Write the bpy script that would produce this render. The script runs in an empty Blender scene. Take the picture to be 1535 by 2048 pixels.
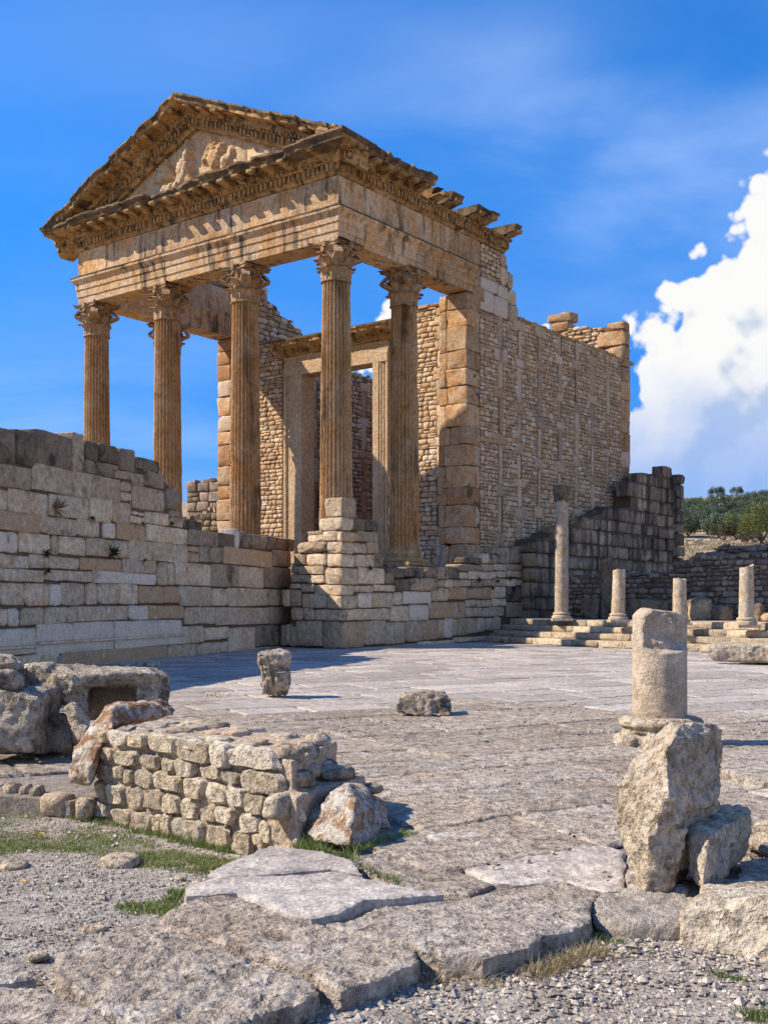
import bpy, bmesh, math, random
import numpy as np
from mathutils import Vector, Matrix, geometry

# ------------------------------------------------------------------ camera, sky, sun, exposure
S = bpy.context.scene
F, CX, HY, EYE = 2250.0, 767.5, 1210.0, 1.2
cd = bpy.data.cameras.new('camera'); cam = bpy.data.objects.new('camera', cd)
S.collection.objects.link(cam); S.camera = cam
cam.location = (0, 0, EYE); cam.rotation_euler = (math.radians(90), 0, 0)
cd.sensor_fit = 'VERTICAL'; cd.sensor_height = 36; cd.lens = F / 2048 * 36
cd.shift_y = (HY - 1024) / 2048; cd.clip_start = .05; cd.clip_end = 6000
SUN_EL, SUN_AZ = math.radians(41), math.radians(180)      # azimuth of the sun measured from +X, counter-clockwise
sd = Vector((math.cos(SUN_EL) * math.cos(SUN_AZ), math.cos(SUN_EL) * math.sin(SUN_AZ), math.sin(SUN_EL)))
sl = bpy.data.lights.new('sun', 'SUN'); sl.energy = 4.3; sl.angle = math.radians(.5); sl.color = (1, .89, .72)
so = bpy.data.objects.new('sun', sl); S.collection.objects.link(so)
so.rotation_euler = sd.to_track_quat('Z', 'Y').to_euler(); so.location = sd * 60
S.view_settings.view_transform = 'Standard'; S.view_settings.look = 'None'
S.view_settings.exposure = 0.70; S.view_settings.gamma = 1; S.view_settings.use_curve_mapping = False
try:
    S.cycles.max_bounces = 6; S.cycles.diffuse_bounces = 4; S.cycles.transparent_max_bounces = 8
except Exception: pass

def nn(nt, typ, **kw):
    n = nt.nodes.new(typ)
    for k, v in kw.items():
        if k.startswith('i_'):
            key = k[2:]
            key = int(key) if key.isdigit() else key
            n.inputs[key].default_value = v
        else: setattr(n, k, v)
    return n

class NB:
    """tiny helper to write node maths"""
    def __init__(s, nt): s.nt = nt
    def link(s, a, b): s.nt.links.new(a, b)
    def setin(s, sock, v):
        if isinstance(v, bpy.types.NodeSocket): s.nt.links.new(v, sock)
        else: sock.default_value = v
    def math(s, op, a, b=0.0, c=0.0, clamp=False):
        n = s.nt.nodes.new('ShaderNodeMath'); n.operation = op; n.use_clamp = clamp
        for i, v in enumerate((a, b, c)): s.setin(n.inputs[i], v)
        return n.outputs[0]
    def vmath(s, op, a, b=(0, 0, 0), scale=None):
        n = s.nt.nodes.new('ShaderNodeVectorMath'); n.operation = op
        s.setin(n.inputs[0], a); s.setin(n.inputs[1], b)
        if scale is not None: s.setin(n.inputs['Scale'], scale)
        return n.outputs[1] if op in ('DOT_PRODUCT', 'LENGTH', 'DISTANCE') else n.outputs[0]
    def noise(s, vec, scale, detail=4, rough=.55, dist=0.0, typ='FBM', lac=2.0):
        n = s.nt.nodes.new('ShaderNodeTexNoise'); n.noise_type = typ if typ != 'FBM' else 'FBM'
        s.nt.links.new(vec, n.inputs['Vector'])
        n.inputs['Scale'].default_value = scale; n.inputs['Detail'].default_value = detail
        n.inputs['Roughness'].default_value = rough; n.inputs['Distortion'].default_value = dist
        n.inputs['Lacunarity'].default_value = lac
        return n.outputs[0]
    def rng(s, v, a, b, c=0.0, d=1.0, smooth=True):
        n = s.nt.nodes.new('ShaderNodeMapRange'); n.interpolation_type = 'SMOOTHSTEP' if smooth else 'LINEAR'
        s.setin(n.inputs[0], v)
        for i, x in enumerate((a, b, c, d)): s.setin(n.inputs[i + 1], x)
        return n.outputs[0]
    def mix(s, f, a, b, mode='MIX'):
        n = s.nt.nodes.new('ShaderNodeMix'); n.data_type = 'RGBA'; n.blend_type = mode
        s.setin(n.inputs[0], f)
        for k, v in ((6, a), (7, b)):
            if isinstance(v, (tuple, list)) and len(v) == 3: v = (*v, 1)
            s.setin(n.inputs[k], v)
        return n.outputs[2]
    def scalev(s, vec, sc):
        return s.vmath('MULTIPLY', vec, sc)

def build_world():
    w = bpy.data.worlds.new('World'); S.world = w; w.use_nodes = True
    w.cycles.sampling_method = 'MANUAL'; w.cycles.sample_map_resolution = 256
    nt = w.node_tree; nt.nodes.clear(); b = NB(nt)
    out = nt.nodes.new('ShaderNodeOutputWorld'); bg = nt.nodes.new('ShaderNodeBackground')
    bg.inputs[1].default_value = .12
    sky = nt.nodes.new('ShaderNodeTexSky'); sky.sky_type = 'NISHITA'; sky.sun_disc = False
    sky.sun_elevation = SUN_EL
    sky.sun_rotation = math.radians(90) - SUN_AZ       # rotation is clockwise from +Y
    sky.altitude = 500; sky.air_density = 1.0; sky.dust_density = .4; sky.ozone_density = 3.5
    hs = nt.nodes.new('ShaderNodeHueSaturation'); hs.inputs['Saturation'].default_value = 1.25
    hs.inputs['Hue'].default_value = .492
    nt.links.new(sky.outputs[0], hs.inputs['Color'])
    skyc = b.mix(1.0, hs.outputs[0], (.33, .77, 1.17), 'MULTIPLY')
    tc0 = nt.nodes.new('ShaderNodeTexCoord'); sp0 = nt.nodes.new('ShaderNodeSeparateXYZ'); nt.links.new(tc0.outputs['Generated'], sp0.inputs[0])
    skyc = b.mix(b.rng(sp0.outputs[2], -.02, .42, 1, 0), skyc, b.mix(1.0, skyc, (.55, .47, .60), 'MULTIPLY'))   # clear dry air: the horizon stays blue
    tc = nt.nodes.new('ShaderNodeTexCoord'); d = b.vmath('NORMALIZE', tc.outputs['Generated'])
    sep = nt.nodes.new('ShaderNodeSeparateXYZ'); nt.links.new(d, sep.inputs[0])
    x, y, z = sep.outputs
    def dirv(px, py):
        v = Vector(((px - CX) / F, 1, (HY - py) / F)).normalized(); return tuple(v)
    # high thin cloud: stretched noise on a plane overhead
    zc = b.math('MAXIMUM', z, .05)
    px_ = b.math('DIVIDE', x, b.math('ADD', zc, .22)); py_ = b.math('DIVIDE', y, b.math('ADD', zc, .22))
    cb = nt.nodes.new('ShaderNodeCombineXYZ'); nt.links.new(px_, cb.inputs[0]); nt.links.new(py_, cb.inputs[1])
    mp = nt.nodes.new('ShaderNodeMapping'); nt.links.new(cb.outputs[0], mp.inputs[0])
    mp.inputs['Rotation'].default_value = (0, 0, math.radians(-34)); mp.inputs['Scale'].default_value = (.85, 1.35, 1)
    ci = b.noise(mp.outputs[0], 1.15, 6, .48, .2)
    ci2 = b.noise(mp.outputs[0], 4.0, 6, .6, .4)
    cir = b.rng(b.math('ADD', ci, b.math('MULTIPLY', b.math('SUBTRACT', ci2, .5), .25)), .42, .86, 0, .62)
    # a few denser veils where the photograph has them (given as sky directions)
    def veil(px, py, rad, sx=1.0):
        dv = b.vmath('SUBTRACT', d, dirv(px, py)); dv = b.vmath('MULTIPLY', dv, (sx, 1, 1.55))
        return b.rng(b.vmath('LENGTH', dv), rad, 0, 0, 1)
    v = veil(1230, 300, .27, .62)
    v = b.math('MAXIMUM', v, b.math('MULTIPLY', veil(1420, 330, .17, .6), 1.0))
    v = b.math('MAXIMUM', v, b.math('MULTIPLY', veil(560, 60, .3, .55), .25))
    v = b.math('MAXIMUM', v, b.math('MULTIPLY', veil(250, 860, .26, .6), .45))
    hole = veil(1500, 90, .12, .8)
    wv = b.noise(mp.outputs[0], 1.9, 7, .5, .25)
    vv = b.math('MULTIPLY', v, b.rng(wv, .30, .72, .05, .8))
    thin = b.math('MULTIPLY', b.math('MAXIMUM', b.math('MULTIPLY', cir, .36), vv), b.math('SUBTRACT', 1, b.math('MULTIPLY', hole, .8)), clamp=True)
    skyc = b.mix(b.math('MULTIPLY', thin, .62), skyc, (4.2, 5.1, 6.7))
    # cumulus
    blobs = [(1560, 380, .024), (1590, 570, .080), (1440, 620, .050), (1340, 625, .026), (1520, 740, .13), (1390, 780, .080), (1580, 900, .15),
             (1330, 850, .060), (1330, 960, .075), (1450, 970, .09), (1720, 620, .17), (1950, 760, .2), (2250, 850, .13),
             (815, 625, .028), (850, 615, .016), (770, 650, .026), (1090, 655, .012), (722, 740, .012), (745, 735, .01),
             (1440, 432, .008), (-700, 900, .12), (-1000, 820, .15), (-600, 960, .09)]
    def density(vec):
        m = None
        for (px, py, r) in blobs:
            dist = b.vmath('DISTANCE', vec, dirv(px, py))
            q = b.math('SUBTRACT', 1.0, b.math('DIVIDE', dist, r))
            q = b.math('MULTIPLY', q, max(.7, min(2.2, r / .035)))
            m = q if m is None else b.math('SMOOTH_MAX', m, q, .25)
        # unseen cumulus added right and behind the camera, for warm fill on shaded walls
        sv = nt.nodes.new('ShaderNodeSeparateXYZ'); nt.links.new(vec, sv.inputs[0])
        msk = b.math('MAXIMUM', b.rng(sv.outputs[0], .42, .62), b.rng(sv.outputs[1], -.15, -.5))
        fill_bank = b.math('SUBTRACT', 1.0, b.math('DIVIDE', b.math('ABSOLUTE', b.math('SUBTRACT', sv.outputs[2], .24)), .26))
        m = b.math('MAXIMUM', m, b.math('SUBTRACT', b.math('MULTIPLY', b.math('ADD', fill_bank, .5), msk), .5))
        vo = nt.nodes.new('ShaderNodeTexVoronoi'); vo.feature = 'F1'; vo.inputs['Scale'].default_value = 26
        vo.inputs['Detail'].default_value = 2; vo.inputs['Roughness'].default_value = .5
        wob = b.noise(vec, 9, 3, .5)
        wv_ = b.vmath('ADD', vec, b.vmath('SCALE', (0.02, .02, .02), scale=b.math('SUBTRACT', wob, .5)))
        nt.links.new(wv_, vo.inputs['Vector'])
        n1 = b.noise(vec, 15, 8, .55)
        bil = b.math('SUBTRACT', .45, vo.outputs['Distance'])
        return b.math('ADD', m, b.math('ADD', b.math('MULTIPLY', bil, .95), b.math('MULTIPLY', b.math('SUBTRACT', n1, .5), 1.5)))
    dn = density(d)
    # same field a little towards the sun: a lump is bright on the side that faces it
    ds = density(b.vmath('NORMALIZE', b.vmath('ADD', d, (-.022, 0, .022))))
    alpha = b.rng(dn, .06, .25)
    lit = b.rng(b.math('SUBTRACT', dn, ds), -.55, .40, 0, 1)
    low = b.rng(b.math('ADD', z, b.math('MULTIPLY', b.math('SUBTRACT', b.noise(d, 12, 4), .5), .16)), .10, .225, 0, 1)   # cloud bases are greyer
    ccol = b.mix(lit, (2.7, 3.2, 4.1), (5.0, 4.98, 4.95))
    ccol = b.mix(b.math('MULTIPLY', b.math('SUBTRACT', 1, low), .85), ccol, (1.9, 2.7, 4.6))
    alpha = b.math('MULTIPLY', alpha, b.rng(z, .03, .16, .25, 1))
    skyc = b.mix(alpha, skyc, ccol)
    nt.links.new(skyc, bg.inputs[0]); nt.links.new(bg.outputs[0], out.inputs[0])
build_world()

# ------------------------------------------------------------------ helpers
rnd = random.Random(11)
def at(px, py, Y): return Vector(((px - CX) / F * Y, Y, EYE + (HY - py) / F * Y))
def gnd(px, py, z=0.0):
    Y = (EYE - z) * F / (py - HY); return Vector(((px - CX) / F * Y, Y, z))

def _hash(ix, iy, iz, seed):
    h = (ix.astype(np.uint64) * np.uint64(374761393) + iy.astype(np.uint64) * np.uint64(668265263) + iz.astype(np.uint64) * np.uint64(2147483647) + np.uint64(seed * 144665 + 77)) & np.uint64(0xffffffff)
    h = ((h ^ (h >> np.uint64(13))) * np.uint64(1274126177)) & np.uint64(0xffffffff)
    h = (h ^ (h >> np.uint64(16)))
    h = (h * np.uint64(2246822519)) & np.uint64(0xffffffff); h = h ^ (h >> np.uint64(15))
    return h.astype(np.float64) / 4294967295.0
def vnoise(P, seed=0):
    P = np.asarray(P, float) + 1000.0
    i = np.floor(P).astype(np.int64); f = P - i; f = f * f * (3 - 2 * f)
    r = 0
    for dx in (0, 1):
        for dy in (0, 1):
            for dz in (0, 1):
                w = (f[:, 0] if dx else 1 - f[:, 0]) * (f[:, 1] if dy else 1 - f[:, 1]) * (f[:, 2] if dz else 1 - f[:, 2])
                r = r + w * _hash(i[:, 0] + dx, i[:, 1] + dy, i[:, 2] + dz, seed)
    return r * 2 - 1
def fbm(P, scale=1, octv=4, seed=0, gain=.5):
    P = np.asarray(P, float) * scale; a = 1; t = 0; s = 0
    for o in range(octv):
        t = t + a * vnoise(P * (2.03 ** o) + o * 17.3, seed + o); s += a; a *= gain
    return t / s
def ridge(P, scale=1, octv=3, seed=0):
    P = np.asarray(P, float) * scale; a = 1; t = 0; s = 0
    for o in range(octv):
        t = t + a * (1 - np.abs(vnoise(P * (2.1 ** o) + o * 7.7, seed + o)) * 2); s += a; a *= .5
    return t / s

COL = S.collection
def link(name, me, parent=None, mat=None, loc=None):
    o = bpy.data.objects.new(name, me); COL.objects.link(o)
    if mat is not None and me is not None and len(me.materials) == 0: me.materials.append(mat)
    if parent is not None: o.parent = parent
    if loc is not None: o.location = loc
    return o
def mesh(name, verts, faces, smooth=True, tint=None, ang=None):
    me = bpy.data.meshes.new(name)
    me.from_pydata([tuple(v) for v in verts], [], [tuple(f) for f in faces])
    if smooth:
        me.polygons.foreach_set('use_smooth', [True] * len(me.polygons))
        if ang: me.set_sharp_from_angle(angle=math.radians(ang))
    if tint is not None:
        a = me.attributes.new('tint', 'FLOAT', 'FACE')
        a.data.foreach_set('value', [tint] * len(me.polygons) if isinstance(tint, (int, float)) else list(tint))
    me.update(); return me
def empty(name, loc=(0, 0, 0), rz=0.0, parent=None):
    o = bpy.data.objects.new(name, None); COL.objects.link(o); o.location = loc; o.rotation_euler = (0, 0, rz)
    o.empty_display_size = .2
    if parent: o.parent = parent
    return o
def tag(o, label=None, cat=None, group=None, kind=None):
    if label: o['label'] = label
    if cat: o['category'] = cat
    if group: o['group'] = group
    if kind: o['kind'] = kind
    return o

class MB:
    def __init__(s): s.v = []; s.f = []; s.t = []
    def add(s, verts, faces, tint=.5):
        n = len(s.v); s.v.extend(verts); s.f.extend([tuple(i + n for i in f) for f in faces]); s.t.extend([tint] * len(faces))
    def box(s, c, sx, sy, sz, tint=.5, rot=None, jit=0):
        vs = []
        for dx in (-1, 1):
            for dy in (-1, 1):
                for dz in (-1, 1):
                    p = Vector((dx * sx / 2, dy * sy / 2, dz * sz / 2))
                    if jit: p += Vector((rnd.uniform(-jit, jit), rnd.uniform(-jit, jit), rnd.uniform(-jit, jit)))
                    if rot is not None: p = rot @ p
                    vs.append(p + Vector(c))
        s.add(vs, [(0, 1, 3, 2), (4, 6, 7, 5), (0, 4, 5, 1), (2, 3, 7, 6), (0, 2, 6, 4), (1, 5, 7, 3)], tint)
    def build(s, name, mat, parent=None, smooth=True, ang=40, loc=None):
        me = mesh(name, s.v, s.f, smooth, s.t, ang)
        return link(name, me, parent, mat, loc)

# ------------------------------------------------------------------ materials
def stone_mat(name, c1, c2, dark=(.06, .05, .045), dark_amt=.35, streak=False, scale=1.0, bump=.6, lichen=None, pale=None, tintv=.34, fine=1.0, rough=.9, dark_scale=1.0, pits=.5, hue=None, crust=0.0):
    m = bpy.data.materials.new(name); m.use_nodes = True; nt = m.node_tree; b = NB(nt)
    bs = nt.nodes['Principled BSDF']; bs.inputs['Roughness'].default_value = rough
    bs.inputs['Specular IOR Level'].default_value = .25
    P = nt.nodes.new('ShaderNodeNewGeometry').outputs['Position']
    at_ = nt.nodes.new('ShaderNodeAttribute'); at_.attribute_name = 'tint'; tint = at_.outputs['Fac']
    off = nt.nodes.new('ShaderNodeCombineXYZ')
    for i in range(3): nt.links.new(b.math('MULTIPLY', tint, 7.0 + 5 * i), off.inputs[i])
    Pt = b.vmath('ADD', P, off.outputs[0])
    n1 = b.noise(Pt, 1.1 * scale, 5, .6, .4)
    col = b.mix(b.rng(n1, .33, .67), c1, c2)
    if hue: col = b.mix(b.rng(b.noise(Pt, 2.7 * scale, 4, .6), .52, .72, 0, .8), col, hue)
    n2 = b.noise(P, 9 * scale, 6, .65)
    col = b.mix(1.0, col, b.rng(n2, .28, .72, .58, 1.28, False), 'MULTIPLY')
    tv = b.math('ADD', b.math('MULTIPLY', tint, tintv * 2), 1 - tintv)
    col = b.mix(1.0, col, tv, 'MULTIPLY')
    if tintv >= .25:      # odd stones of another quarry
        if pale: col = b.mix(b.rng(tint, .90, .93, 0, .55), col, pale)
        if hue: col = b.mix(b.rng(tint, .16, .12, 0, .55), col, hue)
    if pale: col = b.mix(b.rng(b.noise(P, 3.4 * scale, 7, .65, .3), .56, .70, 0, .7), col, pale)
    if lichen:
        lc, la = lichen
        ln = b.noise(P, 3.0 * scale, 8, .72, .3)
        col = b.mix(b.rng(ln, .60 - la * .2, .68 - la * .2, 0, .85), col, lc)
    if dark_amt > 0:
        if streak:
            Ps = b.scalev(P, (3.2 * dark_scale, 3.2 * dark_scale, .35 * dark_scale))
            sn = b.noise(Ps, 1.0, 5, .6, .2)
            br = b.noise(P, .7, 3, .5)
            sm = b.math('ADD', b.math('MULTIPLY', sn, .72), b.math('MULTIPLY', br, .28))
        else:
            sm = b.noise(Pt, 1.7 * dark_scale, 9, .68, .3)
        t = .68 - dark_amt * .28
        col = b.mix(b.rng(sm, t - .02, t + .15, 0, .88), col, dark)
    if crust:      # black lichen crust that grows on upward faces
        gn = nt.nodes.new('ShaderNodeNewGeometry'); sx = nt.nodes.new('ShaderNodeSeparateXYZ'); nt.links.new(gn.outputs['Normal'], sx.inputs[0])
        cm = b.math('ADD', sx.outputs[2], b.math('MULTIPLY', b.math('SUBTRACT', b.noise(P, 2.5, 5, .6), .5), 1.6))
        col = b.mix(b.rng(cm, .10, .5, 0, crust), col, dark)
    f1 = b.noise(P, 38 * scale * fine, 5, .7)
    sp = b.rng(f1, .36, .64, .66, 1.22, False)
    col = b.mix(1.0, col, sp, 'MULTIPLY')
    vo = nt.nodes.new('ShaderNodeTexVoronoi'); vo.inputs['Scale'].default_value = 24 * scale * fine; nt.links.new(P, vo.inputs['Vector'])
    pn = b.noise(P, 13 * scale * fine, 4, .65)
    pit = b.math('ADD', b.rng(vo.outputs['Distance'], .0, .42, -1, 0), b.rng(pn, .34, .52, -1.6, 0))
    if pits > .8: col = b.mix(b.math('MULTIPLY', b.rng(pn, .36, .50, 1, 0), .56), col, b.mix(1.0, col, (.42, .36, .31), 'MULTIPLY'))  # cavity shade put into the colour of the pits, along with dirt
    nt.links.new(col, bs.inputs['Base Color'])
    h = b.math('ADD', b.math('MULTIPLY', n2, 1.6), b.math('ADD', b.math('MULTIPLY', f1, .55), b.math('MULTIPLY', pit, .22 * pits)))
    bp = nt.nodes.new('ShaderNodeBump'); bp.inputs['Strength'].default_value = bump
    bp.inputs['Distance'].default_value = .035 / scale
    nt.links.new(h, bp.inputs['Height']); nt.links.new(bp.outputs[0], bs.inputs['Normal'])
    return m
def plain_mat(name, col, rough=.8, metal=0.0, var=.25, scale=8.0):
    m = bpy.data.materials.new(name); m.use_nodes = True; nt = m.node_tree; b = NB(nt)
    bs = nt.nodes['Principled BSDF']; bs.inputs['Roughness'].default_value = rough; bs.inputs['Metallic'].default_value = metal
    P = nt.nodes.new('ShaderNodeNewGeometry').outputs['Position']
    n = b.noise(P, scale, 5, .6)
    c = b.mix(1.0, (*col, 1), b.rng(n, .25, .75, 1 - var, 1 + var, False), 'MULTIPLY')
    nt.links.new(c, bs.inputs['Base Color']); return m
def leaf_mat(name, c1, c2, trans=.25):
    m = bpy.data.materials.new(name); m.use_nodes = True; nt = m.node_tree; b = NB(nt)
    bs = nt.nodes['Principled BSDF']; bs.inputs['Roughness'].default_value = .65
    a = nt.nodes.new('ShaderNodeAttribute'); a.attribute_name = 'tint'
    oi = nt.nodes.new('ShaderNodeObjectInfo')
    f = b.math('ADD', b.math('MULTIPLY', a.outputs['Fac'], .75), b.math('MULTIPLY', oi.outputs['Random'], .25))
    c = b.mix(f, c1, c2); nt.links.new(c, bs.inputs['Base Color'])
    tr = nt.nodes.new('ShaderNodeBsdfTranslucent'); nt.links.new(c, tr.inputs[0])
    mx = nt.nodes.new('ShaderNodeMixShader'); mx.inputs[0].default_value = trans
    nt.links.new(bs.outputs[0], mx.inputs[1]); nt.links.new(tr.outputs[0], mx.inputs[2])
    nt.links.new(mx.outputs[0], nt.nodes['Material Output'].inputs[0]); return m

M = {}
M['rubble'] = stone_mat('temple_rubble', (.60, .395, .225), (.66, .48, .32), dark_amt=.34, scale=1.2, tintv=.36, streak=True, dark=(.22, .15, .10), hue=(.62, .35, .13), pale=(.74, .64, .52))
M['quoin'] = stone_mat('temple_quoin', (.54, .29, .125), (.56, .40, .25), dark_amt=.34, pale=(.62, .53, .42), tintv=.3, dark=(.20, .11, .06), hue=(.46, .20, .07))
M['chain'] = stone_mat('chain_block_stone', (.54, .38, .24), (.60, .45, .30), dark_amt=.42, streak=True, tintv=.36, dark=(.18, .135, .10), hue=(.58, .33, .14), pale=(.62, .55, .46))
M['crust'] = stone_mat('black_crust', (.07, .052, .036), (.26, .165, .085), dark_amt=.45, tintv=.1, scale=2)
M['mortar'] = stone_mat('wall_mortar', (.15, .10, .06), (.21, .145, .09), dark_amt=.2, tintv=.05)
M['ent'] = stone_mat('entablature_stone', (.60, .34, .145), (.64, .46, .30), dark=(.03, .024, .02), dark_amt=.60, streak=True, pale=(.68, .57, .43), tintv=.2, dark_scale=1.3, hue=(.52, .23, .065))
M['cornice'] = stone_mat('cornice_stone', (.46, .25, .09), (.53, .335, .165), dark=(.04, .03, .02), dark_amt=.68, tintv=.2, dark_scale=1.8, crust=.92)
M['tymp'] = stone_mat('tympanum_stone', (.64, .405, .20), (.66, .49, .31), dark=(.2, .11, .06), dark_amt=.36, tintv=.14, hue=(.56, .29, .11))
M['column'] = stone_mat('column_stone', (.50, .27, .10), (.60, .395, .215), dark=(.06, .034, .02), dark_amt=.54, streak=True, tintv=.14, hue=(.42, .185, .045), scale=1.1)
M['capital'] = stone_mat('capital_stone', (.42, .24, .115), (.50, .335, .20), dark=(.04, .028, .022), dark_amt=.5, tintv=.1)
M['door'] = stone_mat('door_stone', (.56, .375, .215), (.61, .455, .295), dark_amt=.2, streak=True, tintv=.14, dark=(.14, .09, .055))
M['ashlar'] = stone_mat('ashlar_block', (.74, .52, .315), (.80, .62, .42), dark=(.16, .095, .05), dark_amt=.34, tintv=.27, hue=(.64, .37, .175), pale=(.84, .73, .59), crust=.3)
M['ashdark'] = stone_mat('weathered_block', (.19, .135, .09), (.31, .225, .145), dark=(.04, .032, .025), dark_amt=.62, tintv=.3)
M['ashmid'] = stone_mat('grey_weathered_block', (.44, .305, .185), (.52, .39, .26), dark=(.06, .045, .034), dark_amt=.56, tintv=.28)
M['podium'] = stone_mat('podium_block', (.34, .24, .155), (.50, .37, .245), dark=(.04, .034, .03), dark_amt=.80, streak=True, tintv=.36, dark_scale=.8, crust=.6)
M['rubdark'] = stone_mat('dark_rubble', (.30, .215, .15), (.40, .30, .22), dark=(.06, .048, .042), dark_amt=.5, tintv=.35, scale=1.3)
M['steps'] = stone_mat('step_stone', (.50, .39, .265), (.56, .46, .33), dark=(.12, .095, .07), dark_amt=.42, tintv=.22)
M['smallcol'] = stone_mat('small_column_stone', (.54, .41, .28), (.60, .50, .38), dark=(.13, .095, .06), dark_amt=.34, tintv=.1, hue=(.47, .29, .12), lichen=((.34, .27, .08), .16), streak=True)
M['drum'] = stone_mat('drum_stone', (.52, .40, .285), (.58, .475, .365), dark_amt=0, tintv=.1, pale=(.70, .645, .57), fine=1.6, bump=.6)
M['rock'] = stone_mat('limestone_rock', (.62, .49, .345), (.70, .595, .465), dark=(.13, .10, .07), dark_amt=.44, tintv=.12, pale=(.80, .735, .65), hue=(.58, .375, .20), fine=1.3, bump=1.0, dark_scale=2.4, pits=1.0)
M['rockdark'] = stone_mat('dark_lichen_rock', (.48, .385, .28), (.60, .51, .40), dark=(.06, .05, .042), dark_amt=.64, tintv=.12, pale=(.74, .69, .61), fine=1.3, bump=1.0, dark_scale=2.8, lichen=((.42, .31, .07), .08), pits=1.0)
M['lichen'] = stone_mat('orange_lichen_rock', (.58, .50, .39), (.66, .59, .49), dark=(.07, .052, .042), dark_amt=.40, tintv=.1, pale=(.76, .71, .63), fine=1.3, bump=.95, lichen=((.30, .125, .05), .74), scale=2.4, dark_scale=2.6, pits=1.0)
M['lichenpale'] = stone_mat('pale_lichen_boulder', (.58, .50, .40), (.66, .59, .50), dark=(.10, .08, .06), dark_amt=.5, tintv=.1, pale=(.76, .72, .65), fine=1.3, bump=.95, lichen=((.34, .17, .075), .50), scale=2.6, dark_scale=2.6, pits=1.0)
M['wallstone'] = stone_mat('masonry_stone', (.60, .47, .315), (.66, .56, .43), dark=(.22, .20, .18), dark_amt=.30, tintv=.26, pale=(.74, .67, .57), fine=1.2, bump=1.0, dark_scale=3.0, scale=1.5, pits=.9)
M['wallmortar'] = stone_mat('masonry_mortar', (.52, .375, .255), (.58, .445, .325), dark_amt=.1, tintv=.05, fine=1.3, bump=.8, scale=1.6)
M['pave'] = stone_mat('paving_stone', (.45, .385, .33), (.51, .45, .395), dark=(.22, .17, .14), dark_amt=.30, tintv=.24, pale=(.60, .54, .485), fine=1.0, bump=.55, rough=.85)
M['paverough'] = stone_mat('rough_paving_stone', (.48, .385, .295), (.55, .475, .395), dark=(.18, .12, .085), dark_amt=.48, tintv=.17, pale=(.74, .69, .62), fine=1.15, bump=1.0, rough=.9, dark_scale=3.6, pits=1.0)
M['pavebase'] = stone_mat('paving_joint_dirt', (.24, .20, .165), (.31, .26, .22), dark_amt=.1, tintv=.02)
M['gravel'] = stone_mat('gravel_ground', (.43, .365, .30), (.50, .44, .375), dark=(.24, .19, .15), dark_amt=.42, tintv=.02, fine=1.6, bump=.9, dark_scale=1.5)
M['pebble'] = stone_mat('pebble_stone', (.42, .35, .28), (.54, .47, .395), dark_amt=.2, tintv=.45, scale=2)
M['dryhill'] = stone_mat('dry_hillside', (.44, .33, .20), (.36, .28, .175), dark=(.16, .15, .07), dark_amt=.3, tintv=.02, scale=.08, dark_scale=.12, bump=.3)
M['grass'] = leaf_mat('green_grass', (.085, .145, .022), (.24, .28, .07))
M['drygrass'] = leaf_mat('dry_grass', (.30, .22, .11), (.42, .33, .18))
M['olive'] = leaf_mat('olive_leaves', (.04, .065, .032), (.14, .185, .10), .15)
M['yellowleaf'] = leaf_mat('yellow_green_leaves', (.06, .085, .018), (.20, .20, .035), .2)
M['brownbush'] = leaf_mat('brown_bush_leaves', (.06, .055, .022), (.14, .11, .05), .15)
M['weed'] = leaf_mat('dark_weed_leaves', (.025, .04, .012), (.07, .09, .03), .15)
M['bark'] = plain_mat('tree_bark', (.10, .075, .055))
M['metal'] = plain_mat('grey_metal', (.16, .16, .165), .5, .6, .1)
M['yellow'] = plain_mat('yellow_petals', (.75, .45, .02), .6, 0, .1)

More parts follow.
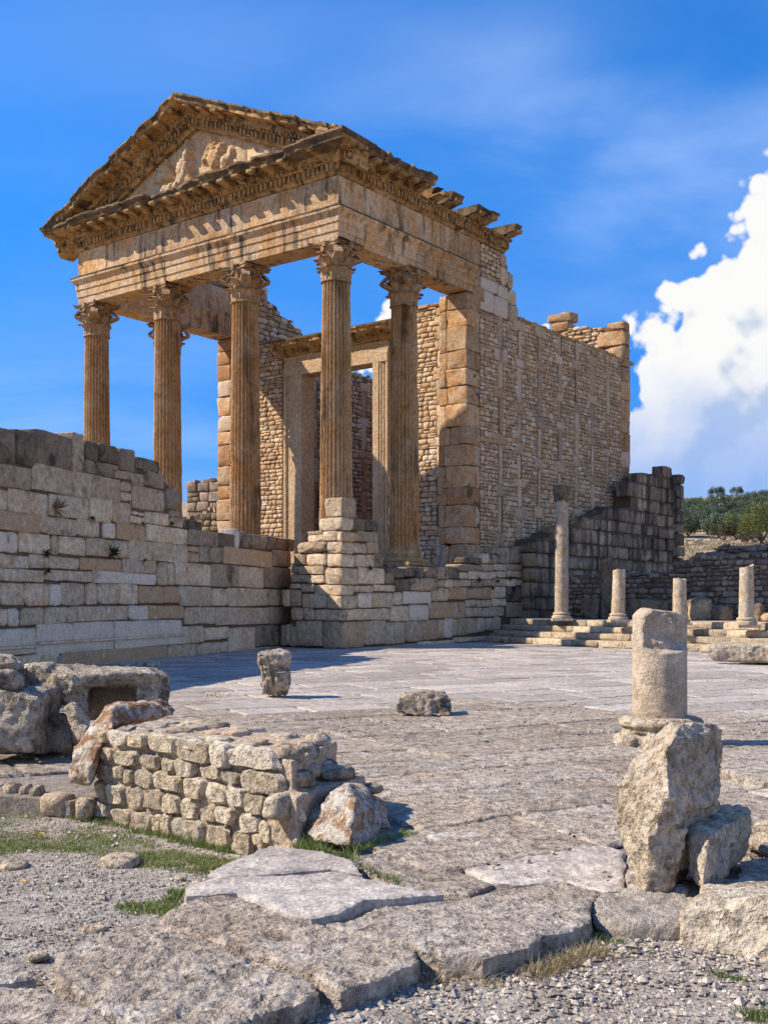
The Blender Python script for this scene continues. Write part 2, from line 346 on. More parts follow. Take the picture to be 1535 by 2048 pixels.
# ------------------------------------------------------------------ stones laid in a plane
class Frame:
    """vertical plane: origin O, horizontal unit U, outward normal N"""
    def __init__(s, O, U, N): s.O = Vector(O); s.U = Vector(U).normalized(); s.N = Vector(N).normalized()
    def p(s, u, w, n=0.0): return s.O + s.U * u + s.N * n + Vector((0, 0, w))
    def px(s, x, y):          # photo direction -> (u, w) on the plane (world frames only)
        d = Vector(((x - CX) / F, 1, (HY - y) / F)); c = Vector((0, 0, EYE))
        t = (s.O - c).dot(s.N) / d.dot(s.N); q = c + d * t - s.O
        return q.dot(s.U), q.z
def block(fr, u0, u1, w0, w1, prot=.0, depth=.3, bev=.02, jit=.008, k=3, rnd=rnd, flat=.5, quad=None, back=False):
    """irregular dressed stone: ring of 4k points, chamfer, uneven face; returns (verts, faces, centre)"""
    if quad: c = [Vector((a, 0, b_)) for a, b_ in quad]
    else: c = [Vector((u0, 0, w0)), Vector((u1, 0, w0)), Vector((u1, 0, w1)), Vector((u0, 0, w1))]
    c = [p + Vector((rnd.uniform(-jit, jit), 0, rnd.uniform(-jit, jit))) for p in c]
    mid = sum(c, Vector()) / 4
    ring = []
    for i in range(4):
        a, b_ = c[i], c[(i + 1) % 4]
        for j in range(k):
            t = j / k; q = a.lerp(b_, t)
            if j == 0: q = q + (mid - q).normalized() * bev * (rnd.uniform(.6, 1.2) if rnd.random() > .22 else rnd.uniform(1.6, 3.4))
            else: q = q + Vector((rnd.uniform(-jit, jit), 0, rnd.uniform(-jit, jit))) * .7
            ring.append(q)
    n = len(ring); hw = min(abs(u1 - u0), abs(w1 - w0)) / 2
    def inset(q, a):
        d = mid - q; L = d.length
        return q + d * min(.8, a / max(L, 1e-4) * 1.25)
    V = []
    for q in ring: V.append(fr.p(q.x, q.z, -depth))
    for q in ring: V.append(fr.p(q.x, q.z, prot - bev))
    for q in ring:
        r_ = inset(q, bev); V.append(fr.p(r_.x, r_.z, prot + rnd.uniform(-.3, .3) * bev * .6))
    m2 = hw > .12
    if m2:
        for q in ring:
            r_ = inset(q, hw * .55 + bev); V.append(fr.p(r_.x, r_.z, prot + rnd.uniform(-.4, .8) * bev * flat))
    V.append(fr.p(mid.x, mid.z, prot + rnd.uniform(0, 1) * bev * flat))
    Fc = []
    L = 4 if m2 else 3
    for l in range(L - 1):
        for i in range(n):
            j = (i + 1) % n; Fc.append((l * n + i, l * n + j, (l + 1) * n + j, (l + 1) * n + i))
    for i in range(n): Fc.append(((L - 1) * n + i, (L - 1) * n + (i + 1) % n, L * n))
    if back: Fc.append(tuple(reversed(range(n))))
    if fr.U.cross(Vector((0, 0, 1))).dot(fr.N) < 0:
        Fc = [tuple(reversed(f)) for f in Fc]
    return V, Fc, fr.p(mid.x, mid.z, 0)

def emit(pieces, parent, mat, name, limit=300, rest='small_stone', world=None, ang=50, restmat=None):
    """pieces: (verts, faces, centre, tint[, mat]); the ones showing largest become objects, the rest one 'stuff' part"""
    W = world if world is not None else Matrix.Identity(4)
    def size(p):
        v = [W @ Vector(q) for q in p[0]]
        ys = max(.5, sum(q.y for q in v) / len(v))
        xs = [q.x for q in v]; zs = [q.z for q in v]
        cx = (min(xs) + max(xs)) / 2 / ys * F
        a = (max(xs) - min(xs)) * (max(zs) - min(zs)) / ys ** 2
        if abs(cx) > 800: a *= .05
        return -a
    order = sorted(pieces, key=size)
    for p in order[:limit]:
        c = Vector(p[2]); me = mesh(name, [Vector(q) - c for q in p[0]], p[1], True, p[3], ang)
        link(name, me, parent, p[4] if len(p) > 4 else mat, c)
    r = order[limit:]
    if r:
        mb = MB()
        for p in r: mb.add(p[0], p[1], p[3])
        o = mb.build(rest, restmat or mat, parent, ang=ang); o['kind'] = 'stuff'

def coursed(fr, u0, u1, w0, w1, hmin, hmax, lmin, lmax, top=None, lo=None, gap=.012, k=2, bev=.02, prot=(0, .03), depth=.2, jit=.01, rr=None, breakrow=.25, left=None):
    """rows of stones; top(u) gives the broken upper outline"""
    rr = rr or rnd; out = []
    w = w0
    while w < w1 - .04:
        h = rr.uniform(hmin, hmax); h = min(h, w1 - w)
        if w1 - w - h < hmin * .5: h = w1 - w
        u = u0
        while u < u1 - .02:
            l = rr.uniform(lmin, lmax)
            if rr.random() < .18: l *= 1.5
            if u1 - u - l < lmin * .6: l = u1 - u
            um = u + l / 2
            ok = (top is None or w + h * .6 < top(um)) and (lo is None or w + h * .5 > lo(um))
            if ok:
                if rr.random() < breakrow and h > hmin * 1.15 and l > lmin * 1.1:
                    hh = h * rr.uniform(.4, .6)
                    for a, b_ in ((w, w + hh), (w + hh, w + h)):
                        V, Fc, c = block(fr, u + gap / 2, u + l - gap / 2, a + gap / 2, b_ - gap / 2, rr.uniform(*prot), depth, bev, jit, k, rr)
                        out.append((V, Fc, c, rr.random()))
                else:
                    V, Fc, c = block(fr, u + gap / 2, u + l - gap / 2, w + gap / 2, w + h - gap / 2, rr.uniform(*prot), depth, bev, jit, k, rr)
                    out.append((V, Fc, c, rr.random()))
            u += l
        w += h
    return out
def core_slab(fr, pts, n0, n1, name, parent, mat):
    """solid wall core: outline pts (u, w) between depths n0 and n1"""
    V = [fr.p(u, w, n0) for u, w in pts] + [fr.p(u, w, n1) for u, w in pts]; n = len(pts)
    Fc = [tuple(range(n)), tuple(reversed(range(n, 2 * n)))] + [(i, i + n, (i + 1) % n + n, (i + 1) % n) for i in range(n)]
    me = mesh(name, V, Fc, False, .5)
    bm = bmesh.new(); bm.from_mesh(me); bmesh.ops.recalc_face_normals(bm, faces=bm.faces); bm.to_mesh(me); bm.free()
    return link(name, me, parent, mat)

# ------------------------------------------------------------------ free rocks
def rock(name, hulls, mat, voxel=.03, amp=.02, scale=6, amp2=.006, seed=1, parent=None, cuts=None, smoothit=2, chip=0.0, tint=.5, loc=None, facets=20):
    """union of convex hulls (lists of points), remeshed and weathered"""
    bm = bmesh.new()
    for pts in hulls:
        vs = [bm.verts.new(p) for p in pts]
        r = bmesh.ops.convex_hull(bm, input=vs)
        bmesh.ops.delete(bm, geom=list({g for g in r['geom_interior'] + r['geom_unused'] if isinstance(g, bmesh.types.BMVert)}), context='VERTS')
    me = bpy.data.meshes.new(name); bm.to_mesh(me); bm.free()
    o = bpy.data.objects.new('tmp', me); COL.objects.link(o)
    md = o.modifiers.new('r', 'REMESH'); md.mode = 'VOXEL'; md.voxel_size = voxel
    if smoothit:
        sm = o.modifiers.new('s', 'SMOOTH'); sm.iterations = smoothit; sm.factor = .5
    dg = bpy.context.evaluated_depsgraph_get(); me2 = bpy.data.meshes.new_from_object(o.evaluated_get(dg))
    bpy.data.objects.remove(o); bpy.data.meshes.remove(me)
    n = len(me2.vertices); co = np.empty(n * 3); me2.vertices.foreach_get('co', co); co = co.reshape(-1, 3)
    no = np.empty(n * 3); me2.vertices.foreach_get('normal', no); no = no.reshape(-1, 3)
    rg = np.random.RandomState(seed * 7 + 1); ext = np.ptp(co, axis=0).min()
    co0 = co.copy()
    for _ in range(facets):
        i = rg.randint(n); nn_ = no[i] + rg.uniform(-.35, .35, 3); nn_ /= np.linalg.norm(nn_)
        dist = ((co - co[i]) ** 2).sum(1) ** .5; near = np.clip(1.6 - dist / (ext * .45), 0, 1)
        dd = (co - co[i]) @ nn_ + ext * rg.uniform(.012, .045)
        co = co - nn_[None] * (np.clip(dd, 0, ext * .08) * near)[:, None]
        mv = co - co0; L_ = np.linalg.norm(mv, axis=1); co = co0 + mv * np.minimum(1, ext * .038 / np.maximum(L_, 1e-6))[:, None]
    d = fbm(co, scale, 3, seed) * amp + fbm(co, scale * 4.5, 4, seed + 9, .6) * amp2 * 1.6
    d = d + ridge(co, scale * 2.2, 3, seed + 31) * amp * .28 - np.clip(fbm(co, scale * 3.1, 2, seed + 41) - .18, 0, 1) * amp * 1.3
    if chip: d = d - chip * np.clip(ridge(co, scale * 1.3, 2, seed + 4) - .35, 0, 1)
    wv = np.stack([fbm(co, scale * .7, 2, seed + 21 + i) for i in range(3)], 1) * amp * .8
    co = co + no * d[:, None] + wv
    c = co.mean(0) if loc is None else np.array(loc); c[2] = co[:, 2].min() if loc is None else c[2]
    me2.vertices.foreach_set('co', (co - c).ravel())
    me2.polygons.foreach_set('use_smooth', [True] * len(me2.polygons))
    a = me2.attributes.new('tint', 'FLOAT', 'FACE'); a.data.foreach_set('value', [tint] * len(me2.polygons))
    me2.name = name; me2.materials.clear(); me2.update()
    return link(name, me2, parent, mat, Vector(c))
def pbox(x0, x1, y0, y1, z0, z1, bev=.02, j=0.0, rz=0, rr=rnd, taper=0.0):
    """points of a chamfered box hull"""
    pts = []; cx, cy = (x0 + x1) / 2, (y0 + y1) / 2
    for sx in (0, 1):
        for sy in (0, 1):
            for sz in (0, 1):
                X = x1 if sx else x0; Y = y1 if sy else y0; Z = z1 if sz else z0
                if sz and taper: X += (cx - X) * taper; Y += (cy - Y) * taper
                for ax in range(3):
                    b3 = [bev, bev, bev]; b3[ax] = 0
                    p = [X + (b3[0] if not sx else -b3[0]), Y + (b3[1] if not sy else -b3[1]), Z + (b3[2] if not sz else -b3[2])]
                    p = [q + rr.uniform(-j, j) for q in p]
                    if rz:
                        dx, dy = p[0] - cx, p[1] - cy; p[0] = cx + dx * math.cos(rz) - dy * math.sin(rz); p[1] = cy + dx * math.sin(rz) + dy * math.cos(rz)
                    pts.append(tuple(p))
    return pts
def sil(pts, Y0, Y1, back=1.0, z=0.0):
    """convex hull points from a silhouette (photo px) standing between depths Y0 and Y1; the back face is shrunk about its centre"""
    f = [at(x, y, Y0 + (Y1 - Y0) * .12) for x, y in pts]; c = sum(f, Vector()) / len(f)
    fr_ = [c + (p - c) * .9 for p in f]
    out = [tuple(p) for p in f] + [(p.x, Y0, p.z) for p in fr_]
    for p in f:
        q = c + (p - c) * back; out.append((q.x, Y1, q.z))
    return out
def lathe(prof, seg=32, c=(0, 0, 0)):
    V = []; Fc = []
    for r, z in prof:
        for i in range(seg):
            a = 2 * math.pi * i / seg; V.append(Vector((c[0] + r * math.cos(a), c[1] + r * math.sin(a), c[2] + z)))
    for l in range(len(prof) - 1):
        for i in range(seg):
            j = (i + 1) % seg; Fc.append((l * seg + i, l * seg + j, (l + 1) * seg + j, (l + 1) * seg + i))
    return V, Fc
# ================================================================== THE SETTING
def hill_z(r):
    return float(np.interp(r, [0, 50, 62, 78, 90, 102, 116, 132, 150, 170, 190, 210, 300, 600, 1500], [-.35, -.1, 2.6, 5.0, 6.0, 7.0, 8.3, 10.0, 12.0, 14.6, 18.0, 20.4, 24, 26, 28]))
def build_ground():
    # one sheet out to the horizon, rising into the hillside; finer near the camera
    rr = np.concatenate([np.linspace(0.01, 45, 26), np.linspace(48, 260, 60), np.linspace(280, 2600, 14)]); na = 180
    V = []; Fc = []
    for r in rr:
        for k in range(na):
            a = 2 * math.pi * k / na; x, y = r * math.sin(a), r * math.cos(a)
            V.append((x, y, 0))
    P = np.array(V); R = np.hypot(P[:, 0], P[:, 1])
    back = np.clip((P[:, 1] / np.maximum(R, 1) + .35) / .7, 0, 1)
    z = np.array([hill_z(q) for q in R]); z = -.35 + (z + .35) * (.15 + .85 * back)
    n = fbm(P, .02, 4, 3) * np.clip((R - 50) / 120, 0, 1) * .9 + fbm(P, .15, 3, 8) * np.clip((R - 50) / 60, 0, 1) * .5
    P[:, 2] = z + n
    for l in range(len(rr) - 1):
        for k in range(na):
            j = (k + 1) % na; Fc.append((l * na + k, (l + 1) * na + k, (l + 1) * na + j, l * na + j))
    me = mesh('ground', P, Fc, True, .5); o = link('ground', me, None, M['dryhill']); tag(o, kind='structure')
    return P, rr, na
GP, GR, GN = build_ground()
def ground_h(x, y):
    r = math.hypot(x, y); a = (math.atan2(x, y) / (2 * math.pi)) % 1 * GN
    i = int(np.searchsorted(GR, r)) - 1; i = max(0, min(len(GR) - 2, i)); t = (r - GR[i]) / (GR[i + 1] - GR[i]); k = int(a) % GN; s = a - int(a); k2 = (k + 1) % GN
    z = lambda l, q: GP[l * GN + q][2]
    return (z(i, k) * (1 - s) + z(i, k2) * s) * (1 - t) + (z(i + 1, k) * (1 - s) + z(i + 1, k2) * s) * t

GZ = -.14
def gzy(Y): return np.interp(Y, [4.2, 6.0], [-.08, -.15])
def ggnd(px, py):
    z = -.11
    for _ in range(6): p = gnd(px, py, z); z = float(gzy(p.y))
    return p
def gz(x, y):
    P = np.array([[x, y, 0.]]); return GZ + float(fbm(P, 1.3, 3, 5)[0]) * .03
def build_gravel():
    xs = np.concatenate([np.linspace(-6, -2.6, 30), np.linspace(-2.55, 2.55, 220), np.linspace(2.6, 6, 30)]); ys = np.concatenate([np.linspace(-4, 2.6, 30), np.linspace(2.63, 8.6, 240)])
    X, Y = np.meshgrid(xs, ys); P = np.stack([X.ravel(), Y.ravel(), np.zeros(X.size)], 1)
    P[:, 2] = gzy(P[:, 1]) + fbm(P, 1.3, 3, 5) * .018 + fbm(P, 9, 3, 6) * .006 + fbm(P, 30, 2, 7) * .004
    nx = len(xs); Fc = [(j * nx + i, j * nx + i + 1, (j + 1) * nx + i + 1, (j + 1) * nx + i) for j in range(len(ys) - 1) for i in range(nx - 1)]
    o = link('gravel_path', mesh('gravel_path', P, Fc, True, .5), None, M['gravel']); tag(o, kind='structure')
build_gravel()

# ---- the paved square
from mathutils.geometry import delaunay_2d_cdt
def inpoly(x, y, poly):
    c = False; n = len(poly)
    for i in range(n):
        x1, y1 = poly[i]; x2, y2 = poly[(i + 1) % n]
        if (y1 > y) != (y2 > y) and x < (x2 - x1) * (y - y1) / (y2 - y1) + x1: c = not c
    return c
near_px = [(-260, 1560), (-20, 1580), (140, 1592), (190, 1586), (470, 1636), (600, 1660), (700, 1722), (740, 1748), (810, 1768), (895, 1786), (940, 1789), (1029, 1768), (1119, 1756), (1215, 1780), (1290, 1798), (1420, 1786), (1900, 1790)]
far_px = [(2050, 1333), (1535, 1311), (1264, 1297), (1007, 1285), (985, 1279), (683, 1296), (640, 1293), (578, 1291), (161, 1331), (-260, 1368)]
PL = [tuple(gnd(x, y)[:2]) for x, y in near_px + far_px]
nPL = [tuple(gnd(x, y)[:2]) for x, y in near_px]
def pave_base():
    V = [(x, y, -.035) for x, y in PL] + [(x, y, -.3) for x, y in PL]; n = len(PL)
    Fc = [tuple(range(n))] + [(i + n, (i + 1) % n + n, (i + 1) % n, i) for i in range(n)]
    me = mesh('paved_square', V, Fc, False, .5); o = link('paved_square', me, None, M['pavebase']); tag(o, kind='structure')
    return o
PAVE = pave_base()
def warp(P, amp=.06):
    P = P.copy(); Q = P * 1.0; Q[:, 2] = 0
    k = np.clip(P[:, 1] / 14, .6, 1.6)
    P[:, 0] += fbm(Q, .8, 2, 41) * amp * 2.0 * k; P[:, 1] += fbm(Q, .8, 2, 47) * amp * 2.4 * k
    P[:, 0] += fbm(Q, 6, 2, 43) * amp * .16; P[:, 1] += fbm(Q, 6, 2, 44) * amp * .16
    return P
def relief(P, Yc):
    r = min(1, max(0, (17 - Yc) / 6))
    h = fbm(P, .5, 2, 60) * .02
    if r > 0:
        h = h + (-np.clip(fbm(P, 17, 3, 61) - .05, 0, 1) * .014 - np.clip(fbm(P, 38, 2, 65) - .05, 0, 1) * .008 + fbm(P, 5, 3, 62) * .008) * r
    else: h = h + fbm(P, 4, 2, 62) * .003
    return h
DA = Vector((.873, .487, 0)); DB = Vector((-.487, .873, 0))
def slab_mesh(a0, a1, b0, b1, rs, tint, edge=.0):
    """one paving slab as a fine grid with rounded, chipped edges"""
    ca, cb_ = (a0 + a1) / 2, (b0 + b1) / 2; C = DA * ca + DB * cb_; Yc = C.y
    g = .007 + .0003 * Yc; cell = max(.012, Yc * .0042)
    if Yc > 17: cell = .35
    na = max(2, int((a1 - a0) / cell)); nb = max(2, int((b1 - b0) / cell))
    e = .016 * rs.uniform(.6, 1.4) * (1 if Yc < 15 else .6)
    us = np.concatenate([[a0 + g, a0 + g + e], np.linspace(a0 + g + 2.2 * e, a1 - g - 2.2 * e, na), [a1 - g - e, a1 - g]])
    ws = np.concatenate([[b0 + g, b0 + g + e], np.linspace(b0 + g + 2.2 * e, b1 - g - 2.2 * e, nb), [b1 - g - e, b1 - g]])
    A, B = np.meshgrid(us, ws); nu, nw = len(us), len(ws)
    P = np.stack([A.ravel() * DA.x + B.ravel() * DB.x, A.ravel() * DA.y + B.ravel() * DB.y, np.zeros(A.size)], 1)
    P = warp(P)
    de = np.minimum(np.minimum(A - us[0], us[-1] - A), np.minimum(B - ws[0], ws[-1] - B)).ravel()
    tilt = (A.ravel() - ca) * rs.uniform(-.008, .008) + (B.ravel() - cb_) * rs.uniform(-.008, .008) + rs.uniform(-.006, .004)
    h = relief(P, Yc) + tilt
    kf = 1 if Yc < 15 else .45
    h = h - .024 * kf * np.clip(1 - de / e, 0, 1) - .005 * kf * np.clip(1 - de / (2.3 * e), 0, 1)
    P[:, 2] = h
    Fc = [(j * nu + i, j * nu + i + 1, (j + 1) * nu + i + 1, (j + 1) * nu + i) for j in range(nw - 1) for i in range(nu - 1)]
    return P, Fc, Vector((float(P[:, 0].mean()), float(P[:, 1].mean()), 0)), tint
def build_paving():
    rs = random.Random(5); slabs = []
    b = -6.0
    while b < 46:
        far = max(0, min(1, (b - 8) / 12)); rw = rs.uniform(.62, .95) * (1 - .18 * far); a = -14 + rs.uniform(0, 1)
        while a < 40:
            l = rs.uniform(.75, 1.7) * (1 - .2 * far)
            c = DA * (a + l / 2) + DB * (b + rw / 2)
            ok = inpoly(c.x, c.y, PL)
            if ok and c.y < 9:
                for fa in (.08, .92):
                    for fb in (.08, .92):
                        q = DA * (a + l * fa) + DB * (b + rw * fb); ok = ok and inpoly(q.x, q.y, PL)
            if abs(c.x) < .40 * c.y + 1.2 and ok:
                slabs.append((a, a + l, b, b + rw))
            a += l
        b += rw
    P_ = []
    for s in slabs:
        V, Fc, c, t = slab_mesh(*s, rs, rs.random())
        # keep slabs from crossing the ragged near border
        P_.append((V, Fc, c, t, (s[1] - s[0]) * (s[3] - s[2]) / c.y ** 3 if abs(c.x) < .36 * c.y + .3 else 0))
    P_.sort(key=lambda q: -q[4])
    for V, Fc, c, t, _ in P_[:300]:
        me = mesh('paving_slab', V - np.array(c), Fc, True, t); link('paving_slab', me, PAVE, M['paverough'] if c.y < 13.5 + math.sin(c.x * 1.3) * 1.2 else M['pave'], c)
    mb = MB()
    for V, Fc, c, t, _ in P_[300:]: mb.add([tuple(v) for v in V], Fc, t)
    if mb.v:
        o = mb.build('far_paving', M['pave'], PAVE, ang=None); o['kind'] = 'stuff'
build_paving()

# ---- big tilted slabs in the foreground, traced one by one
def free_slab(name, pts, z=0.0, thick=.14, cell=.014, rough=1.0, tint=.5, parent=None, label=None, mat='paverough', tilt=(0, 0), seed=0, pit=1.0, edge=.011):
    poly = [gnd(x, y, z) for x, y in pts]; n = len(poly)
    # densify outline with noise
    out = []
    for i in range(n):
        a, b_ = poly[i], poly[(i + 1) % n]; k = max(1, int((b_ - a).length / (cell * 1.2)))
        for j in range(k): out.append(a.lerp(b_, j / k))
    O = np.array([tuple(p) for p in out]); Q = O.copy(); Q[:, 2] = seed
    O[:, 0] += fbm(Q, 9, 3, 71) * .022 * rough; O[:, 1] += fbm(Q, 9, 3, 77) * .022 * rough
    pl = [tuple(p[:2]) for p in O]
    x0, y0 = O[:, 0].min(), O[:, 1].min(); x1, y1 = O[:, 0].max(), O[:, 1].max()
    pts2 = []
    gx = np.arange(x0, x1, cell); gy = np.arange(y0, y1, cell)
    E = O[:, :2]
    X, Y = np.meshgrid(gx, gy); G = np.stack([X.ravel(), Y.ravel()], 1)
    rj = np.random.RandomState(seed + 3); G += rj.uniform(-.3, .3, G.shape) * cell
    # vectorised point in polygon
    ins = np.zeros(len(G), bool); m = len(pl)
    for i in range(m):
        xa, ya = pl[i]; xb, yb = pl[(i + 1) % m]
        c = ((ya > G[:, 1]) != (yb > G[:, 1])) & (G[:, 0] < (xb - xa) * (G[:, 1] - ya) / ((yb - ya) or 1e-9) + xa); ins ^= c
    G = G[ins]
    D = np.full(len(G), 9.)
    for i in range(0, len(E), 1):
        D = np.minimum(D, np.hypot(G[:, 0] - E[i, 0], G[:, 1] - E[i, 1]))
    G = G[D > cell * .7]; D = D[D > cell * .7]
    allp = [Vector(p) for p in pl] + [Vector(g) for g in G]
    r = delaunay_2d_cdt(allp, [(i, (i + 1) % m) for i in range(m)], [list(range(m))], 1, 1e-6)
    vs = np.array([tuple(v) for v in r[0]]); tris = r[2]; orig = r[3]
    Dm = np.zeros(len(vs)); 
    for i, ol in enumerate(orig):
        if ol and ol[0] >= m: Dm[i] = D[ol[0] - m]
    P = np.concatenate([vs, np.zeros((len(vs), 1))], 1)
    cx, cy = vs.mean(0)
    h = z + (P[:, 0] - cx) * tilt[0] + (P[:, 1] - cy) * tilt[1]
    h = h + fbm(P, 2.2, 3, 80 + seed) * .014 * rough - np.clip(fbm(P, 22, 3, 61 + seed) + .05, 0, 1) * .020 * pit - np.clip(fbm(P, 48, 2, 65) - .0, 0, 1) * .010 * pit + fbm(P, 6, 3, 62) * .008 * rough
    t = np.clip(1 - Dm / edge, 0, 1); h = h - edge * .7 * t ** 2.2
    P[:, 2] = h
    V = [tuple(p) for p in P]; Fc = [tuple(f) for f in tris]
    # skirt
    top = {}
    for i, ol in enumerate(orig):
        for q in ol:
            if q < m: top[q] = i
    rings = [[top.get(i) for i in range(m)]]
    for lv, (dz, sh) in enumerate(((.3, .004), (.65, -.002), (1.0, -.002))):
        ring = []
        for i in range(m):
            b_ = P[top[i]] if i in top else P[0]
            nx, ny = b_[0] - cx, b_[1] - cy; L = math.hypot(nx, ny) or 1
            nz = float(fbm(np.array([[b_[0], b_[1], dz * 3]]), 14, 2, 5)[0]) * .014
            V.append((b_[0] + nx / L * (sh + nz), b_[1] + ny / L * (sh + nz), b_[2] - dz * thick)); ring.append(len(V) - 1)
        rings.append(ring)
    area = sum(pl[i][0] * pl[(i + 1) % m][1] - pl[(i + 1) % m][0] * pl[i][1] for i in range(m))
    for a, b_ in zip(rings, rings[1:]):
        for i in range(m):
            j = (i + 1) % m; q = (a[i], b_[i], b_[j], a[j])
            Fc.append(q if area > 0 else tuple(reversed(q)))
    me = mesh(name, V, Fc, True, tint)
    bm = bmesh.new(); bm.from_mesh(me); bmesh.ops.recalc_face_normals(bm, faces=bm.faces); bm.to_mesh(me); bm.free(); me.set_sharp_from_angle(angle=math.radians(42))
    c = Vector((cx, cy, z)); me.transform(Matrix.Translation(-c))
    o = link(name, me, parent, M[mat], c)
    return o
FS = [
 ('S1', [(110, 1912), (157, 1885), (226, 1860), (310, 1850), (360, 1862), (424, 1883), (538, 1922), (628, 1958), (643, 1975), (600, 2000), (450, 2052), (330, 2085), (204, 2020), (125, 1955)], .0, 1.35, .35, (0, 0)),
 ('S2', [(340, 1816), (418, 1785), (472, 1788), (580, 1824), (652, 1848), (724, 1872), (812, 1888), (840, 1904), (838, 1916), (760, 1950), (682, 1975), (655, 1962), (640, 1950), (538, 1912), (424, 1874), (330, 1850), (312, 1840)], .0, .75, .55, (0, 0)),
 ('S3', [(372, 1768), (412, 1754), (568, 1750), (664, 1741), (730, 1751), (807, 1771), (888, 1784), (807, 1796), (728, 1801), (676, 1826), (622, 1833), (538, 1811), (472, 1781), (376, 1785)], .022, .35, .6, (0, .0)),
 ('S4', [(650, 1846), (700, 1834), (745, 1814), (855, 1800), (905, 1789), (939, 1793), (1029, 1773), (1119, 1760), (1213, 1783), (1181, 1802), (1176, 1838), (1120, 1862), (1085, 1868), (1062, 1890), (1000, 1902), (960, 1912), (897, 1905), (846, 1898), (820, 1884), (724, 1866)], .0, .55, .4, (0, 0)),
 ('S5', [(412, 1746), (440, 1727), (500, 1707), (540, 1690), (640, 1700), (700, 1718), (728, 1744), (664, 1736), (568, 1744), (440, 1750)], .03, .4, .45, (0, 0)),
 ('SA', [(705, 1724), (762, 1700), (840, 1674), (884, 1702), (930, 1742), (984, 1764), (939, 1788), (895, 1783), (800, 1761), (735, 1743)], -.006, .5, .3, (0, 0)),
 ('SB', [(848, 1672), (960, 1656), (1110, 1672), (1250, 1702), (1248, 1776), (1215, 1780), (1119, 1755), (1029, 1766), (990, 1762), (935, 1739), (888, 1700)], -.004, .5, .7, (0, 0)),
 ('SC', [(1252, 1702), (1400, 1680), (1520, 1716), (1420, 1800), (1300, 1812), (1250, 1782)], -.01, .5, .5, (0, 0)),
 ('S6', [(-60, 1926), (0, 1925), (45, 1932), (70, 1957), (25, 1966), (-60, 1968)], -.01, .7, .5, (0, 0)),
 ('S7', [(-90, 1975), (0, 1972), (73, 1967), (146, 1990), (205, 2022), (235, 2065), (100, 2120), (-90, 2120)], -.01, .8, .6, (0, 0)),
]
for i, (nm, pts, z, pit, tint, tl) in enumerate(FS):
    free_slab('paving_slab', pts, z, .15 if nm != 'S5' else .12, cell=.0125 if nm in ('S1', 'S2', 'S6', 'S7') else .015, tint=tint, parent=PAVE, seed=i * 13 + 2, pit=pit, tilt=tl, mat='pave' if nm in ('S3', 'S5', 'SB') else 'paverough')

# ---- four steps and the terrace behind
def build_steps():
    A = gnd(1007, 1285.5); Bp = gnd(1406, 1303.5); T = (Bp - A).normalized(); Nn = Vector((T.y, -T.x, 0))
    if Nn.y > 0: Nn = -Nn                                     # outward: towards the camera
    A0 = A - T * 1.0; L = 16.0; H = .188
    o = link('steps', None); bpy.data.objects.remove(o)
    rs = random.Random(3); core = MB()
    fr0 = Frame(A0, T, Nn)
    if T.cross(Vector((0, 0, 1))).dot(Nn) < 0: pass
    V = []; Fc = []
    prof = [(0, -.3), (0, H * .96)]
    for k in range(1, 4): prof += [(-.34 * k, H * k * .99), (-.34 * k, H * (k + 1) * .99)]
    prof += [(-14, H * 4 * .985), (-14, -.3)]
    V = [A0 + Nn * n + Vector((0, 0, z)) + Nn * -.03 for n, z in prof] + [A0 + T * L + Nn * n + Vector((0, 0, z)) + Nn * -.03 for n, z in prof]
    n = len(prof); Fc = [tuple(range(n)), tuple(reversed(range(n, 2 * n)))] + [(i, i + n, (i + 1) % n + n, (i + 1) % n) for i in range(n)]
    me = mesh('steps', V, Fc, False, .5); bm = bmesh.new(); bm.from_mesh(me); bmesh.ops.recalc_face_normals(bm, faces=bm.faces); bm.to_mesh(me); bm.free()
    st = link('steps', me, None, M['steps']); tag(st, kind='structure')
    for k in range(4):
        u = 0
        while u < L:
            l = rs.uniform(.9, 2.2)
            fr = Frame(A0 + Nn * (-.34 * k), T, Nn)
            V, Fc, c = block(fr, u + .008, u + l - .008, H * k + .004, H * (k + 1) - .002 + rs.uniform(-.008, .004), rs.uniform(-.015, .025), .44 if k < 3 else 1.0, .022, .008, 4, rs)
            me = mesh('step_stone', [q - c for q in V], Fc, True, rs.random(), 50); link('step_stone', me, st, M['steps'], c)
            u += l
    return A0, T, Nn, H * 4, st
ST_A, ST_T, ST_N, TERZ, STEPS = build_steps()
# ================================================================== THE TEMPLE
TL = Vector((-1.4, 33, 0)); TRZ = math.atan2(-.6075, .794)
TEMPLE = empty('temple', TL, TRZ); TM = Matrix.Translation(TL) @ Matrix.Rotation(TRZ, 4, 'Z')
tag(TEMPLE, 'ruined ochre stone temple with fluted Corinthian columns, pediment and tall rubble side wall', 'temple')
FL = 2.435; AB = 11.76; AT = 12.67; FT = 13.59
CXS = [0, -3.70, -7.30, -10.97]
